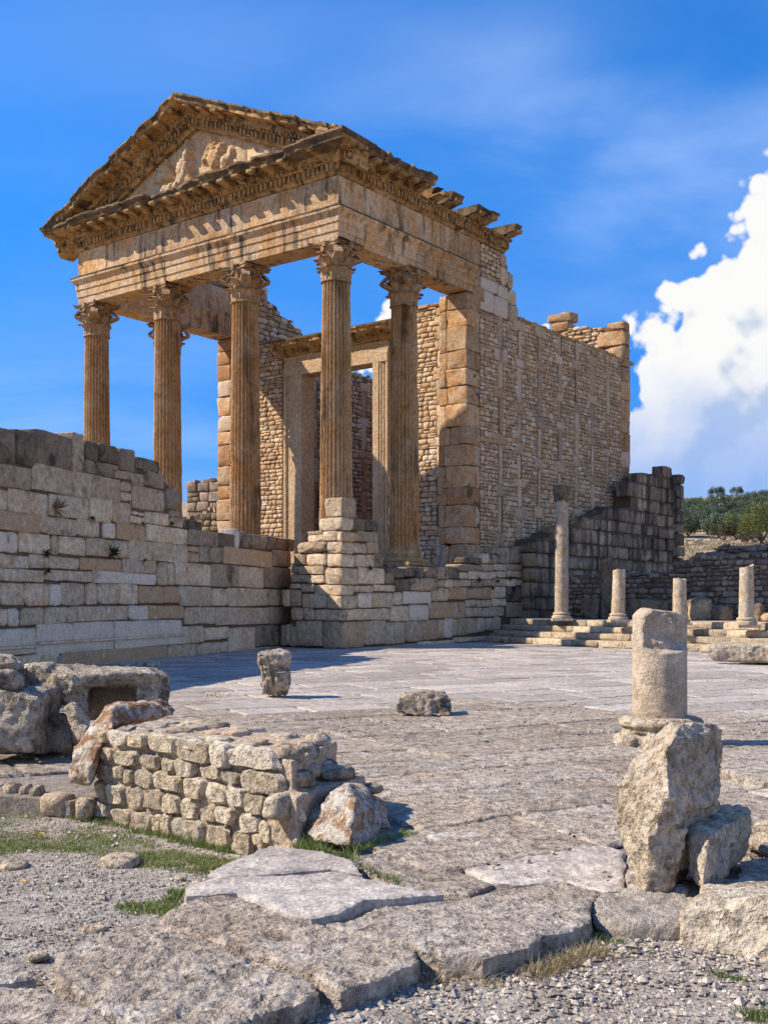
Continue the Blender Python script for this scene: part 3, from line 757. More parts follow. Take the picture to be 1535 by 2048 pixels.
# ---- columns
def shaft_mesh(seed, R0=.49, R1=.405, h=8.1, bite=None):
    fl = 24; sp = 8; n = fl * sp; rings = 64; V = np.zeros((rings * n, 3))
    th = np.arange(n) / n * 2 * math.pi; ph = (np.arange(n) % sp) / sp
    prof = np.where(ph < .14, 0, np.sin(np.clip((ph - .12) / .88, 0, 1) * math.pi)) * .078
    for i in range(rings):
        t = i / (rings - 1); z = t * h
        R = R0 + (R1 - R0) * t ** 1.5
        f = min(1, t / .012) * min(1, (1 - t) / .012)
        r = R - prof * f
        if t > .985: r = np.full(n, R1 + .05)
        if t < .012: r = np.full(n, R0 + .03)
        V[i * n:(i + 1) * n] = np.stack([r * np.cos(th), r * np.sin(th), np.full(n, z)], 1)
    er = np.clip(1 - V[:, 2] / (h * .62), 0, 1)
    Pn = V.copy(); Pn[:, 2] *= .55
    d = fbm(Pn, 6, 3, seed) * (.008 + .02 * er) - np.clip(fbm(V, 2.2, 3, seed + 5) - .18, 0, 1) * .09 * (.35 + er)
    rad = np.hypot(V[:, 0], V[:, 1]); 
    if bite:
        bz, ba, br, bd = bite
        a = np.arctan2(V[:, 1], V[:, 0]) - ba; a = (a + math.pi) % (2 * math.pi) - math.pi
        q = np.hypot(a * .45, (V[:, 2] - bz) * .55) / br; d = d - np.clip(1 - q, 0, 1) ** .5 * bd
    k = (rad + d) / rad; V[:, 0] *= k; V[:, 1] *= k
    Fc = [(l * n + i, l * n + (i + 1) % n, (l + 1) * n + (i + 1) % n, (l + 1) * n + i) for l in range(rings - 1) for i in range(n)]
    return mesh('column', V, Fc, True, .5)
def base_mesh(R=.49):
    prof = [(R + .02, .5), (R + .03, .46), (R + .07, .45), (R + .10, .42), (R + .10, .37), (R + .06, .33), (R + .05, .29), (R + .09, .25), (R + .16, .24), (R + .19, .19), (R + .18, .13), (R + .14, .10)]
    V, Fc = lathe([(r, z) for r, z in reversed(prof)], 48)
    P = np.array([tuple(v) for v in V]); P += np.stack([fbm(P, 9, 3, 3), fbm(P, 9, 3, 4), fbm(P, 9, 3, 5)], 1) * .015
    mb = MB(); mb.add([Vector(p) for p in P], Fc, .4)
    mb.box((0, 0, .05), 1.36, 1.36, .1, .4, jit=.01)
    return mesh('base', mb.v, mb.f, True, mb.t, 45)
def capital_mesh(seed=1, H=1.15):
    rs = random.Random(seed); mb = MB()
    bell = lambda s: .385 + .02 * s + .15 * max(0, s - .55) ** 1.6 * 2.2
    V, Fc = lathe([(.43, 0), (.455, .02), (.455, .05), (.42, .07)] + [(bell(s), .07 + s * (H - .2)) for s in [i / 8 for i in range(9)]], 32); mb.add(V, Fc, .35)
    def leaf(a0, z0, h, w, out, lean=0):
        ns, nt_ = 9, 6; Vv = []
        curl = rs.uniform(.8, 1.2); brk = rs.random() < .15
        for i in range(ns + 1):
            s = i / ns
            zc = z0 + h * (s if s < .84 else .84 + .16 * math.sin((s - .84) / .16 * math.pi / 2) * .6)
            if s > .93: zc -= h * .10 * (s - .93) / .07
            r = bell(min(1, (zc) / (H - .2))) + .022 + out * max(0, s - .45) ** 2 * 2.6 * curl
            ww = w * (.78 + .5 * s - .95 * max(0, s - .55) ** 1.4) * (1 + .16 * math.sin(s * 5 * 2 * math.pi))
            if brk and s > .8: r -= .05
            for j in range(-nt_ // 2, nt_ // 2 + 1):
                t = j / (nt_ / 2)
                rr_ = r + .028 * (1 - abs(t)) - .035 * t * t + .012 * math.cos(t * 9.4)
                a = a0 + t * ww / 2 / max(.3, r)
                Vv.append(Vector((rr_ * math.cos(a), rr_ * math.sin(a), zc - .03 * abs(t) * (s > .7))))
        m = nt_ + 1; F_ = [(i * m + j, i * m + j + 1, (i + 1) * m + j + 1, (i + 1) * m + j) for i in range(ns) for j in range(nt_)]
        mb.add(Vv, F_, .5 + rs.uniform(-.2, .2))
        # thickness of the curling lip
        k = len(Vv); Vb = [v * 1 for v in Vv]
        for v in Vb: q = Vector((v.x, v.y, 0)).normalized() * .035; v -= q
        mb.add(Vb, [tuple(reversed(f)) for f in F_], .3)
    for k in range(8): leaf(k * math.pi / 4 + math.pi / 8, .05, .42, .35, .24)
    for k in range(8): leaf(k * math.pi / 4, .07, .74, .35, .30)
    for k in range(8): leaf(k * math.pi / 4 + math.pi / 8, .45, .47, .20, .13)
    def volute(ang, side, big):
        d = Vector((math.cos(ang), math.sin(ang), 0)); pr = Vector((-d.y, d.x, 0))
        R = .14 if big else .08; c = d * (.62 if big else .45) + Vector((0, 0, H - .16 - R)) + pr * side * (.05 if big else .09)
        pts = []
        for i in range(26):
            t = i / 25; th = math.pi * (-.9) + t * 3.6 * math.pi; rr_ = R * (1 - .75 * t)
            pts.append(c + (d if big else pr * side) * (math.cos(-th + math.pi) * rr_) * 1 + Vector((0, 0, math.sin(th + math.pi / 2) * rr_)))
        st = d * .40 + Vector((0, 0, H * .48)) + pr * side * .12; pts = [st, st.lerp(pts[0], .5) + d * -.02] + pts
        wv = (pr if big else d)
        for a, b_ in zip(pts, pts[1:]):
            T = (b_ - a); L = T.length
            if L < 1e-4: continue
            T.normalize(); nrm = T.cross(wv).normalized() * (.034 if big else .024); w_ = wv * (.075 if big else .04)
            mb.add([a - w_ - nrm, a + w_ - nrm, a + w_ + nrm, a - w_ + nrm, b_ - w_ - nrm, b_ + w_ - nrm, b_ + w_ + nrm, b_ - w_ + nrm], [(0, 1, 5, 4), (1, 2, 6, 5), (2, 3, 7, 6), (3, 0, 4, 7), (0, 3, 2, 1), (4, 5, 6, 7)], .45)
    for k in range(4):
        a = math.pi / 4 + k * math.pi / 2
        if rs.random() < .85: volute(a, 1, True); volute(a, -1, True)
        for s in (-1, 1): volute(k * math.pi / 2, s, False)
        d = Vector((math.cos(k * math.pi / 2), math.sin(k * math.pi / 2), 0)); c = d * .53 + Vector((0, 0, H - .10))
        mb.box(c, .12, .12, .15, .4, Matrix.Rotation(k * math.pi / 2, 3, 'Z'), .01)
    # concave abacus
    ring = []
    for k in range(4):
        a0 = math.pi / 4 + k * math.pi / 2
        for j in range(9):
            t = (j / 8 - .5) * .94; x = .52 - .14 * (1 - (2 * t) ** 2) * 1.0 + .02; y = t * 1.18
            ca, sa = math.cos(k * math.pi / 2), math.sin(k * math.pi / 2); ring.append((x * ca - y * sa, x * sa + y * ca))
    n = len(ring); V = []
    for sc, z in ((.9, H - .14), (1.0, H - .12), (1.0, H - .05), (1.07, H - .04), (1.07, H)): V += [Vector((x * sc, y * sc, z)) for x, y in ring]
    Fc = [(l * n + i, l * n + (i + 1) % n, (l + 1) * n + (i + 1) % n, (l + 1) * n + i) for l in range(4) for i in range(n)] + [tuple(range(4 * n, 5 * n)), tuple(reversed(range(n)))]
    mb.add(V, Fc, .5)
    P = np.array([tuple(v) for v in mb.v]); P += np.stack([fbm(P, 8, 3, seed + 3), fbm(P, 8, 3, seed + 4), fbm(P, 8, 3, seed + 5)], 1) * .028
    return mesh('capital', P, mb.f, True, mb.t, 40)
cols = [(x, 0.0) for x in CXS] + [(0, 3.35), (-10.97, 3.35)]
bm_ = base_mesh()
for i, (x, y) in enumerate(cols):
    # the side column on the right has a bite out of its right-hand edge
    bite = (5.3, math.atan2(.6075, .3) + .15, .42, .16) if i == 4 else ((6.2, 2.6, .3, .05) if i == 3 else None)
    sh = shaft_mesh(7 * i + 1, bite=bite); c = link('column', sh, TEMPLE, M['column'], (x, y, FL + .5)); c['label'] = None or 'fluted column with worn flutes'; del c['label']
    b_ = link('base', bm_, c, M['column'], (0, 0, -.5)); cp = link('capital', capital_mesh(i + 1), c, M['capital'], (0, 0, AB - 1.15 - FL - .5))
    c.data.materials[0] = M['column']

# ---- entablature
def sweep(name, P0, T, N, L, prof, parent, mat, m0=0, m1=0, step=.22, amp=.012, tint=.5, ero=None, seed=1, up=Vector((0, 0, 1)), extra=None, crust=False):
    """extrude a closed profile [(n, z)] along T; ends mitred by m*n; worn by noise"""
    ns = max(1, int(L / step)); n = len(prof); V = []
    for i in range(ns + 1):
        t = i / ns * L
        for (pn, pz) in prof:
            sft = 0
            if i == 0: sft = -pn * m0
            elif i == ns: sft = pn * m1
            s_ = t + sft if i in (0, ns) else max(-pn * m0 if m0 else 0, min(L + (pn * m1 if m1 else 0), t))
            V.append(P0 + T * s_ + N * pn + up * pz)
    P = np.array([tuple(v) for v in V]); no = np.array([tuple(N)] * len(P))
    pn = np.tile([q[0] for q in prof], ns + 1); pz = np.tile([q[1] for q in prof], ns + 1)
    d = fbm(P, 3.5, 3, seed) * amp
    P = P + no * d[:, None] * (pn > -.3)[:, None]; P[:, 2] += fbm(P, 3.1, 3, seed + 3) * amp
    if ero:      # broken edge: (from n, strength)
        nmax, st, zt = ero
        k = np.clip(fbm(P * np.array([1, 1, 0]), 1.7, 3, seed + 8) * 1.4 + .25, 0, 1) * st * np.clip((pn - nmax) / .3, 0, 1)
        P = P - no * k[:, None]
        top = pz > zt; P[:, 2] -= np.where(top, np.abs(fbm(P, 2.6, 3, seed + 12)) * .12 + np.abs(fbm(P, 8, 2, seed + 14)) * .05, 0)
    Fc = [(l * n + i, l * n + (i + 1) % n, (l + 1) * n + (i + 1) % n, (l + 1) * n + i) for l in range(ns) for i in range(n)] + [tuple(range(n)), tuple(reversed(range(ns * n, ns * n + n)))]
    mb = MB(); mb.add([Vector(p) for p in P], Fc, tint)
    if extra: extra(mb)
    c = Vector(P.mean(0)); me = mesh(name, [v - c for v in mb.v], mb.f, True, mb.t, 35)
    bm = bmesh.new(); bm.from_mesh(me); bmesh.ops.recalc_face_normals(bm, faces=bm.faces); bm.to_mesh(me); bm.free()
    o = link(name, me, parent, mat, c)
    if crust:      # black lichen crust along the exposed outer moulding, in patches
        me.materials.append(M['crust']); fc = np.array([tuple(p.center) for p in me.polygons]) + np.array(c)
        up_ = (fc - np.array(P0)) @ np.array(N); hh = fc[:, 2] - P0.z - (fc - np.array(P0)) @ np.array(T) * T.z
        msk_ = (hh + fbm(fc, 2.2, 3, seed) * .22 > .60) & ((up_ > .3) | (hh > .8))
        for p, q in zip(me.polygons, msk_):
            if q: p.material_index = 1
    return o
X1, X2 = .45, -11.42
ex, ey = Vector((1, 0, 0)), Vector((0, 1, 0))
ARCH = [(-.9, 0), (0, 0), (.0, .22), (.035, .235), (.035, .47), (.07, .485), (.07, .66), (.10, .68), (.13, .74), (.17, .78), (.19, .80), (.19, .88), (.06, .905), (-.9, .905), (-.96, .8), (-.9, .7)]
ENT = TEMPLE
rs = random.Random(21)
def runs(kind, prof, z, cuts_f, cuts_s, mat):
    # front, right side, left side
    for a, b_ in zip(cuts_f, cuts_f[1:]):
        sweep(kind, Vector((a + .004 * (a < X1 - .1), -.45, z)), -ex, -ey, abs(b_ - a) - .008 * (b_ > X2 + .1), prof, TEMPLE, mat, m0=1 if a == X1 else 0, m1=1 if b_ == X2 else 0, tint=rs.random(), seed=rs.randint(1, 999), amp=.014)
    for a, b_ in zip(cuts_s, cuts_s[1:]):
        sweep(kind, Vector((X1, a + .004, z)), ey, ex, b_ - a - .008, prof, TEMPLE, mat, m0=1 if a == -.45 else 0, tint=rs.random(), seed=rs.randint(1, 999), amp=.014)
        sweep(kind, Vector((X2, b_, z)), -ey, -ex, b_ - a - .008, prof, TEMPLE, mat, m1=1 if a == -.45 else 0, tint=rs.random(), seed=rs.randint(1, 999), amp=.014)
runs('architrave_block', ARCH, AB, [X1, -3.70, -7.30, X2], [-.45, 3.35, 6.95], M['ent'])
FRZ = [(-.85, 0), (.0, 0), (.0, .3), (.005, .6), (.0, .905), (-.85, .905)]
runs('frieze_block', FRZ, AT + .006, [X1, -1.35, -3.4, -5.9, -8.2, -9.9, X2], [-.45, .3, 1.1, 3.0, 5.2, 7.1], M['ent'])
LEDGE = [(-.1, 0), (.205, 0), (.21, .035), (.05, .06), (-.1, .06)]
sweep('drip_ledge', Vector((X1, -.45, AT - .03)), -ex, -ey, X1 - X2, LEDGE, TEMPLE, M['crust'], m0=1, m1=1, seed=3, amp=.02)
sweep('drip_ledge', Vector((X1, -.45, AT - .03)), ey, ex, 7.4, LEDGE, TEMPLE, M['crust'], m0=1, seed=4, amp=.02)
def cornice_prof(cut=0.0):
    return [(-.55, 0), (.03, 0), (.06, .07), (.11, .09), (.11, .30), (.20, .31), (.25, .38), (.30, .41), (.31, .57), (.84 - cut, .59), (.88 - cut, .60), (.90 - cut, .70), (.94 - cut, .72), (1.0 - cut, .80), (.98 - cut, .87), (.4, .885), (-.55, .88)]
def dentils(P0, T, N, L, up=Vector((0, 0, 1))):
    def f(mb):
        s = .09; R = Matrix((T, N, up)).transposed()
        rd = random.Random(int(L * 100))
        while s < L - .05:
            if rd.random() > .04:
                for (n, z, w, dn, dz) in ((.15, .20, .105, .10, .19), (.285, .365, .10, .06, .07)):
                    c = P0 + T * s + N * n + up * z; vs = []
                    for a in (-1, 1):
                        for b_ in (-1, 1):
                            for c_ in (-1, 1): vs.append(c + T * (a * w / 2) + N * (b_ * dn / 2) + up * (c_ * dz / 2 * rd.uniform(.9, 1.05)))
                    mb.add(vs, [(0, 1, 3, 2), (4, 6, 7, 5), (0, 4, 5, 1), (2, 3, 7, 6), (0, 2, 6, 4), (1, 5, 7, 3)], .5)
            s += .175
    return f
def modil_mesh():
    pr = [(.28, .40), (.42, .405), (.52, .44), (.64, .47), (.74, .455), (.80, .49), (.81, .555), (.78, .59), (.28, .58)]
    V = []; w = .13
    for s in (-1, 1): V += [Vector((s * w, n, z)) for n, z in pr]
    n = len(pr); Fc = [tuple(range(n)), tuple(reversed(range(n, 2 * n)))] + [(i, (i + 1) % n, (i + 1) % n + n, i + n) for i in range(n)]
    me = mesh('modillion', V, Fc, True, .4, 40); bm = bmesh.new(); bm.from_mesh(me); bmesh.ops.recalc_face_normals(bm, faces=bm.faces)
    bmesh.ops.bevel(bm, geom=list(bm.edges), offset=.012, segments=1, affect='EDGES'); bm.to_mesh(me); bm.free(); return me
MOD = modil_mesh(); MOD.materials.append(M['cornice'])
def modillion(P0, T, N, s, parent, up=Vector((0, 0, 1))):
    o = bpy.data.objects.new('modillion', MOD); COL.objects.link(o); o.parent = parent
    mt = Matrix((T, N, up)).transposed().to_4x4(); mt.translation = P0 + T * s
    loc = mt.translation.copy(); mt.translation = loc; o.matrix_local = mt; return o
CORN = link('cornice', mesh('cornice', [Vector((x, y, FT + z)) for x, y, z in ((X1 - .3, -.2, .1), (X2 + .3, -.2, .1), (X2 + .3, .3, .1), (X1 - .3, .3, .1), (X1 - .3, -.2, .85), (X2 + .3, -.2, .85), (X2 + .3, .3, .85), (X1 - .3, .3, .85))], [(0, 3, 2, 1), (4, 5, 6, 7), (0, 1, 5, 4), (2, 3, 7, 6), (1, 2, 6, 5), (3, 0, 4, 7)], False, .3), TEMPLE, M['cornice'])
def corn_run(P0, T, N, cuts, parent, m0=0, m1=0, up=Vector((0, 0, 1)), ero=.25, spacing=.62, cutf=None, seed=1, mods=True):
    rr = random.Random(seed)
    for i, (a, b_) in enumerate(zip(cuts, cuts[1:])):
        cut = cutf(a) if cutf else rr.uniform(0, .06)
        q = P0 + T * (a + .004) + up * rr.uniform(-.012, .012); L = b_ - a - .008
        sweep('cornice_block', q, T, N, L, cornice_prof(cut), parent, M['cornice'], m0=m0 if i == 0 else 0, m1=m1 if i == len(cuts) - 2 else 0, step=.13, amp=.02, tint=rr.random(), ero=(.5, ero, .75), seed=rr.randint(1, 999), up=up, extra=dentils(q, T, N, L, up), crust=True)
    s = cuts[0] + .31
    while mods and s < cuts[-1]:
        if rr.random() > .18 and not (cutf and cutf(s) > .4): modillion(P0, T, N, s, parent, up)
        s += spacing
W_ = X1 - X2
fc = [0, 1.3, 2.6, 3.7, 4.9, 6.2, 7.4, 8.6, 9.8, 10.9, W_]
corn_run(Vector((X1, -.45, FT)), -ex, -ey, fc, CORN, 1, 1, ero=.22, seed=5, cutf=lambda a: .22 if 4.5 < a < 7 else (.1 if 2 < a < 4.5 else .03))
corn_run(Vector((X1, -.45, FT)), ey, ex, [0, 1.2, 2.4, 3.7], CORN, 1, 0, ero=.22, seed=8)
# beyond the gap only the bed moulding and a few broken corona pieces remain on the right flank
LOWP = [(-.55, 0), (.03, 0), (.06, .07), (.11, .09), (.11, .30), (.20, .31), (.25, .38), (.29, .42), (.22, .47), (-.55, .48)]
for a, b_ in ((3.7, 5.0), (5.0, 6.3), (6.3, 7.6), (7.6, 9.15)):
    q = Vector((X1, -.45 + a + .004, FT)); L = b_ - a - .008
    sweep('cornice_block', q, ey, ex, L, LOWP, CORN, M['cornice'], step=.14, amp=.03, tint=rs.random(), seed=rs.randint(1, 99), extra=dentils(q, ey, ex, L))
for (v0, v1, cut, zo) in ((3.75, 4.1, .5, -.02), (4.4, 5.05, .22, .0), (5.85, 7.1, .16, .0), (8.25, 8.62, .1, .0)):
    P = [(-.5, .48), (.3, .50), (.45, .54), (.7, .57), (.84 - cut, .60), (.90 - cut, .70), (.96 - cut, .78), (.6, .84), (-.5, .84)]
    sweep('cornice_block', Vector((X1, v0, FT + zo)), ey, ex, v1 - v0, P, CORN, M['cornice'], step=.12, amp=.05, tint=rs.random(), seed=rs.randint(1, 99), ero=(.5, .12, .8), crust=True)
    s = .2
    while s < v1 - v0: modillion(Vector((X1, v0, FT + .02)), ey, ex, s, CORN); s += .6
# left flank cornice (seen from inside, dark)
corn_run(Vector((X2, 8.0, FT)), -ey, -ex, [0, 1.6, 3.2, 4.8, 6.4, 8.45], CORN, 0, 1, seed=14, mods=False)
# ---- pediment
zc = 13.99; APX = (X1 + X2) / 2; HT = 17.33; slope = (HT - 14.46) / (X1 + 1.0 - APX)
tri_b = FT + .6
PED = link('pediment', None, TEMPLE) if False else None
ptop = HT - .86
pv = [(X1 - .1, FT + .5), (APX, ptop + .02), (X2 + .1, FT + .5)]
V = [Vector((x, -.22, z)) for x, z in pv] + [Vector((x, .38, z)) for x, z in pv]
V2 = [Vector((X1 + .2, -.22, FT + .6)), Vector((APX, -.22, HT - .12)), Vector((X2 - .2, -.22, FT + .6)), Vector((X1 + .2, .3, FT + .6)), Vector((APX, .3, HT - .12)), Vector((X2 - .2, .3, FT + .6))]
PED = link('pediment', mesh('pediment', V2, [(0, 1, 2), (5, 4, 3), (0, 3, 4, 1), (1, 4, 5, 2), (2, 5, 3, 0)], False, .4), TEMPLE, M['tymp'])
cosr = 1 / math.hypot(1, slope)
for sgn, seed in ((1, 31), (-1, 37)):
    # run from the apex down to each corner
    T = Vector((sgn * cosr, 0, -slope * cosr)); Lr = (X1 + 1.0 - APX) / cosr
    P0 = Vector((APX, -.45, HT - .885))
    cuts = [0]
    while cuts[-1] < Lr - 1.6: cuts.append(cuts[-1] + random.Random(seed + len(cuts)).uniform(.9, 1.4))
    cuts.append(Lr - (.35 if sgn > 0 else 0))
    corn_run(P0, T, Vector((0, -1, 0)), cuts, PED, 0, 0, ero=.14, seed=seed, spacing=.66, up=Vector((0, 0, 1)))
# tympanum facing of upright blocks, then the worn relief
frT = Frame((0, -.22, 0), (1, 0, 0), (0, -1, 0))
xs = [-9.7, -8.9, -7.9, -6.9, -5.9, -5.0, -4.1, -3.3, -2.3, -1.2]
tz = lambda x: HT - .80 - abs(x - APX) * slope
for a, b_ in zip(xs, xs[1:]):
    zt0, zt1 = tz(a), tz(b_)
    if min(zt0, zt1) < 14.4: zt0 = max(zt0, 14.4); zt1 = max(zt1, 14.4)
    if a < APX < b_: continue
    Vb, Fb, c = block(frT, a, b_, 14.3, 14.5, .12, .1, .015, .004, 3, rs, quad=[(a + .006, 14.2), (b_ - .006, 14.2), (b_ - .006, zt1), (a + .006, zt0)])
    link('tympanum_block', mesh('tympanum_block', [q - c for q in Vb], Fb, True, rs.random(), 50), PED, M['tymp'], c)
Vb, Fb, c = block(frT, -5.9, -5.0, 14.2, 16.4, .12, .1, .015, .004, 3, rs); link('tympanum_block', mesh('tympanum_block', [q - c for q in Vb], Fb, True, .5, 50), PED, M['tymp'], c)
def relief_mesh():
    # worn raised figure: a bird with spread wings and drapery, as soft lumps on a slab
    nx, nz = 130, 84; x0, x1, z0, z1 = -7.9, -3.4, 14.25, 16.25
    X, Z = np.meshgrid(np.linspace(x0, x1, nx), np.linspace(z0, z1, nz)); H = np.zeros_like(X)
    def lump(cx, cz, rx, rz, h, rot=0, p=1.0):
        nonlocal H
        dx, dz = X - cx, Z - cz; c_, s_ = math.cos(rot), math.sin(rot); a = (dx * c_ + dz * s_) / rx; b2 = (-dx * s_ + dz * c_) / rz
        H = np.maximum(H, h * np.clip(1 - (a * a + b2 * b2), 0, 1) ** (.5 * p))
    for a in [(-5.95, 15.2, .32, .62, .30, -.15), (-5.75, 15.75, .2, .26, .27, 0), (-5.8, 16.05, .12, .14, .2, 0), (-6.25, 14.75, .22, .45, .24, -.5), (-5.7, 14.75, .2, .4, .24, .3)]: lump(*a)
    for k in range(7):      # near wing: feathers fanned to the left
        an = 2.1 + k * .17; lump(-6.45 + math.cos(an) * .55, 15.15 + math.sin(an) * .42, .62, .09, .17 - k * .008, an)
    for k in range(5): an = 3.3 + k * .2; lump(-6.6 + math.cos(an) * .4, 14.95 + math.sin(an) * .35, .5, .08, .12, an)
    for k in range(6):      # far wing
        an = .9 - k * .22; lump(-5.1 + math.cos(an) * .35, 15.35 + math.sin(an) * .3, .48, .085, .15, an)
    for a in [(-4.6, 15.25, .3, .36, .2, .4), (-4.35, 15.5, .22, .16, .16, 1.0), (-4.15, 15.05, .22, .3, .17, -.3), (-3.95, 15.35, .15, .2, .12, 0), (-5.9, 14.4, .7, .12, .16, .05)]: lump(*a)
    P = np.stack([X.ravel(), np.zeros(X.size), Z.ravel()], 1)
    h = H.ravel() + (fbm(P, 3, 4, 5) * .05 + fbm(P, 9, 3, 6) * .03) * np.clip(H.ravel() * 8 + .3, 0, 1)
    lim = HT - .92 - np.abs(P[:, 0] - APX) * slope; edge = np.clip((lim - P[:, 2]) / .1, 0, 1) * np.clip((P[:, 0] - x0) / .2, 0, 1) * np.clip((x1 - P[:, 0]) / .2, 0, 1)
    P[:, 2] = np.minimum(P[:, 2], lim); P[:, 1] = -.335 - (np.minimum(h, .2 + .25 * h) * 1.1 + .03 + np.clip(H.ravel() * 6, 0, 1) * (np.abs(np.sin(P[:, 0] * 17 + P[:, 2] * 9 + fbm(P, 2, 2, 3) * 4)) * .035 - ridge(P, 5, 3, 8) * .03)) * edge
    Fc = [(j * nx + i, j * nx + i + 1, (j + 1) * nx + i + 1, (j + 1) * nx + i) for j in range(nz - 1) for i in range(nx - 1)]
    c = P.mean(0); o = link('relief_carving', mesh('relief_carving', P - c, Fc, True, .5), PED, M['tymp'], Vector(c)); o['label'] = 'worn carved relief with spread wings'
relief_mesh()

# ---- side wall (right flank)
frS = Frame((.45, 0, 0), (0, 1, 0), (1, 0, 0))
def topS(v): return float(np.interp(v, [6, 7.05, 7.1, 8.7, 8.75, 9.05, 9.1, 9.3, 9.35, 9.6, 9.65, 18.9], [11.7, 11.7, 13.58, 13.58, 13.3, 13.2, 12.75, 12.7, 12.2, 12.1, 11.52, 11.5]))
SIDE = core_slab(frS, [(6.3, FL - .2), (18.8, FL - .2), (18.8, 11.4), (9.68, 11.4), (9.5, 12.0), (9.1, 12.6), (8.9, 13.2), (8.7, 13.5), (7.15, 13.5), (7.12, 11.7), (6.3, 11.7)], -.65, -.02, 'side_wall', TEMPLE, M['mortar'])
rs = random.Random(77)
chains = [8.44, 9.75, 11.16, 12.71, 14.06, 15.40, 16.79]
big = []
def chain(fr, u, z0, z1, wv=.13, wh=.40, uph=(1.0, 1.35), hh=(.32, .42), lst=big, rr=rs, start=None):
    z = z0 + (rr.uniform(0, .8) if start is None else start) - .9
    up = True
    while z < z1 - .15:
        h = rr.uniform(*uph) if up else rr.uniform(*hh); a, b_ = max(z, z0), min(z + h, z1)
        if b_ - a > .12:
            w_ = wv * rr.uniform(.75, 1.35) if up else wh * rr.uniform(.65, 1.3); du = rr.uniform(-.06, .06)
            Vb, Fb, c = block(fr, u - w_ + du, u + w_ + du, a + .006, b_ - .006, rr.uniform(-.005, .02), .3, .016, .012, 3, rr)
            lst.append((Vb, Fb, c, rr.random()))
        z += h; up = not up
rub = []
bounds = [7.12] + chains + [18.0]
for i, ch in enumerate(chains): chain(frS, ch, FL, 12.1 if ch < 8.8 else 11.5, uph=(.75, 1.7), hh=(.28, .48), wv=.12, wh=.34)
for i in range(len(bounds) - 1):
    a = bounds[i] + (.15 if i > 0 else 0); b_ = bounds[i + 1] - (.15 if i < len(bounds) - 2 else 0)
    hi = 11.5 if a > 9.6 else (11.25 if a < 9 else 12.2)
    rub += coursed(frS, a, b_, FL, hi, .115, .20, .15, .36, top=(topS if a > 8.4 else None), gap=.012, k=2, bev=.017, prot=(-.008, .016), depth=.12, jit=.016, rr=rs, breakrow=.2)
# upper course of large pale blocks and the rubble above them
for (a, b_, z0, z1) in ((7.05, 7.95, 11.3, 12.0), (7.97, 8.9, 11.28, 11.95), (7.12, 8.2, 12.02, 12.42), (8.22, 8.9, 11.97, 12.4)):
    Vb, Fb, c = block(frS, a, b_, z0, z1, .03, .3, .015, .006, 3, rs); big.append((Vb, Fb, c, .95))
rub += coursed(frS, 7.14, 8.4, 12.43, 13.58, .13, .2, .18, .36, gap=.016, k=2, bev=.025, prot=(0, .035), depth=.12, jit=.015, rr=rs)
for (a, b_, z0, z1) in ((8.42, 8.9, 12.43, 13.1), (8.42, 8.8, 13.12, 13.56), (8.92, 9.25, 12.45, 13.0), (8.92, 9.5, 11.9, 12.42), (9.0, 9.62, 11.3, 11.88)):
    Vb, Fb, c = block(frS, a, b_, z0, z1, .03, .3, .04, .02, 3, rs); big.append((Vb, Fb, c, rs.random()))
emit(rub, SIDE, M['rubble'], 'rubble_stone', 210, 'small_rubble', TM)
emit(big, SIDE, M['chain'], 'chain_block', 120, 'small_block', TM)
# corner stones: solid blocks seen on both faces
def cbox(name, x0, x1, y0, y1, z0, z1, parent, mat, tint=.5, bev=.025, j=.012, rr=rs, ident=False):
    pts = pbox(x0, x1, y0, y1, z0, z1, bev, j, 0, rr); bm = bmesh.new(); vs = [bm.verts.new(p) for p in pts]
    bmesh.ops.convex_hull(bm, input=vs)
    if name in ('quoin', 'corner_block'):
        bmesh.ops.subdivide_edges(bm, edges=list(bm.edges), cuts=2, use_grid_fill=True); bmesh.ops.triangulate(bm, faces=list(bm.faces)); bm.normal_update()
        A = np.array([tuple(v.co) for v in bm.verts]); nz = fbm(A, 2.2, 4, 5) * .05 - np.clip(fbm(A, 3.1, 3, 9) - .12, 0, 1) * .12
        for v, q in zip(bm.verts, nz): v.co += v.normal * float(q)
    me = bpy.data.meshes.new(name); bm.normal_update(); bm.to_mesh(me); bm.free()
    if name in ('quoin', 'corner_block'): me.polygons.foreach_set('use_smooth', [True] * len(me.polygons)); me.set_sharp_from_angle(angle=math.radians(40))
    a = me.attributes.new('tint', 'FLOAT', 'FACE'); a.data.foreach_set('value', [tint] * len(me.polygons))
    c = Vector(((x0 + x1) / 2, (y0 + y1) / 2, z0)) if not ident else Vector(); me.transform(Matrix.Translation(-c)); return link(name, me, parent, mat, c)
z = FL; k = 0
while z < 11.7:
    h = rs.uniform(.55, .82); h = min(h, 11.72 - z)
    if 11.72 - z - h < .3: h = 11.72 - z
    zz = (z + .005, z + h - .005); Xf = .46 + rs.uniform(0, .03); Yf = 6.24 - rs.uniform(0, .04); lx = rs.uniform(.70, .95); ly = .86 if k % 2 else .58
    cbox('quoin', Xf - lx, Xf, Yf, 6.22 + ly, *zz, SIDE, M['quoin'], rs.random(), bev=.03, j=.018)
    if not k % 2: cbox('quoin', 0, .46 + rs.uniform(-.01, .03), 6.235 + ly, 7.10, *zz, SIDE, M['quoin'], rs.random(), bev=.03, j=.012)
    cbox('quoin', -.66, Xf - lx - .012, Yf + rs.uniform(0, .05), 6.8, *zz, SIDE, M['quoin'], rs.random(), bev=.03, j=.012)
    z += h; k += 1
z = FL; k = 0
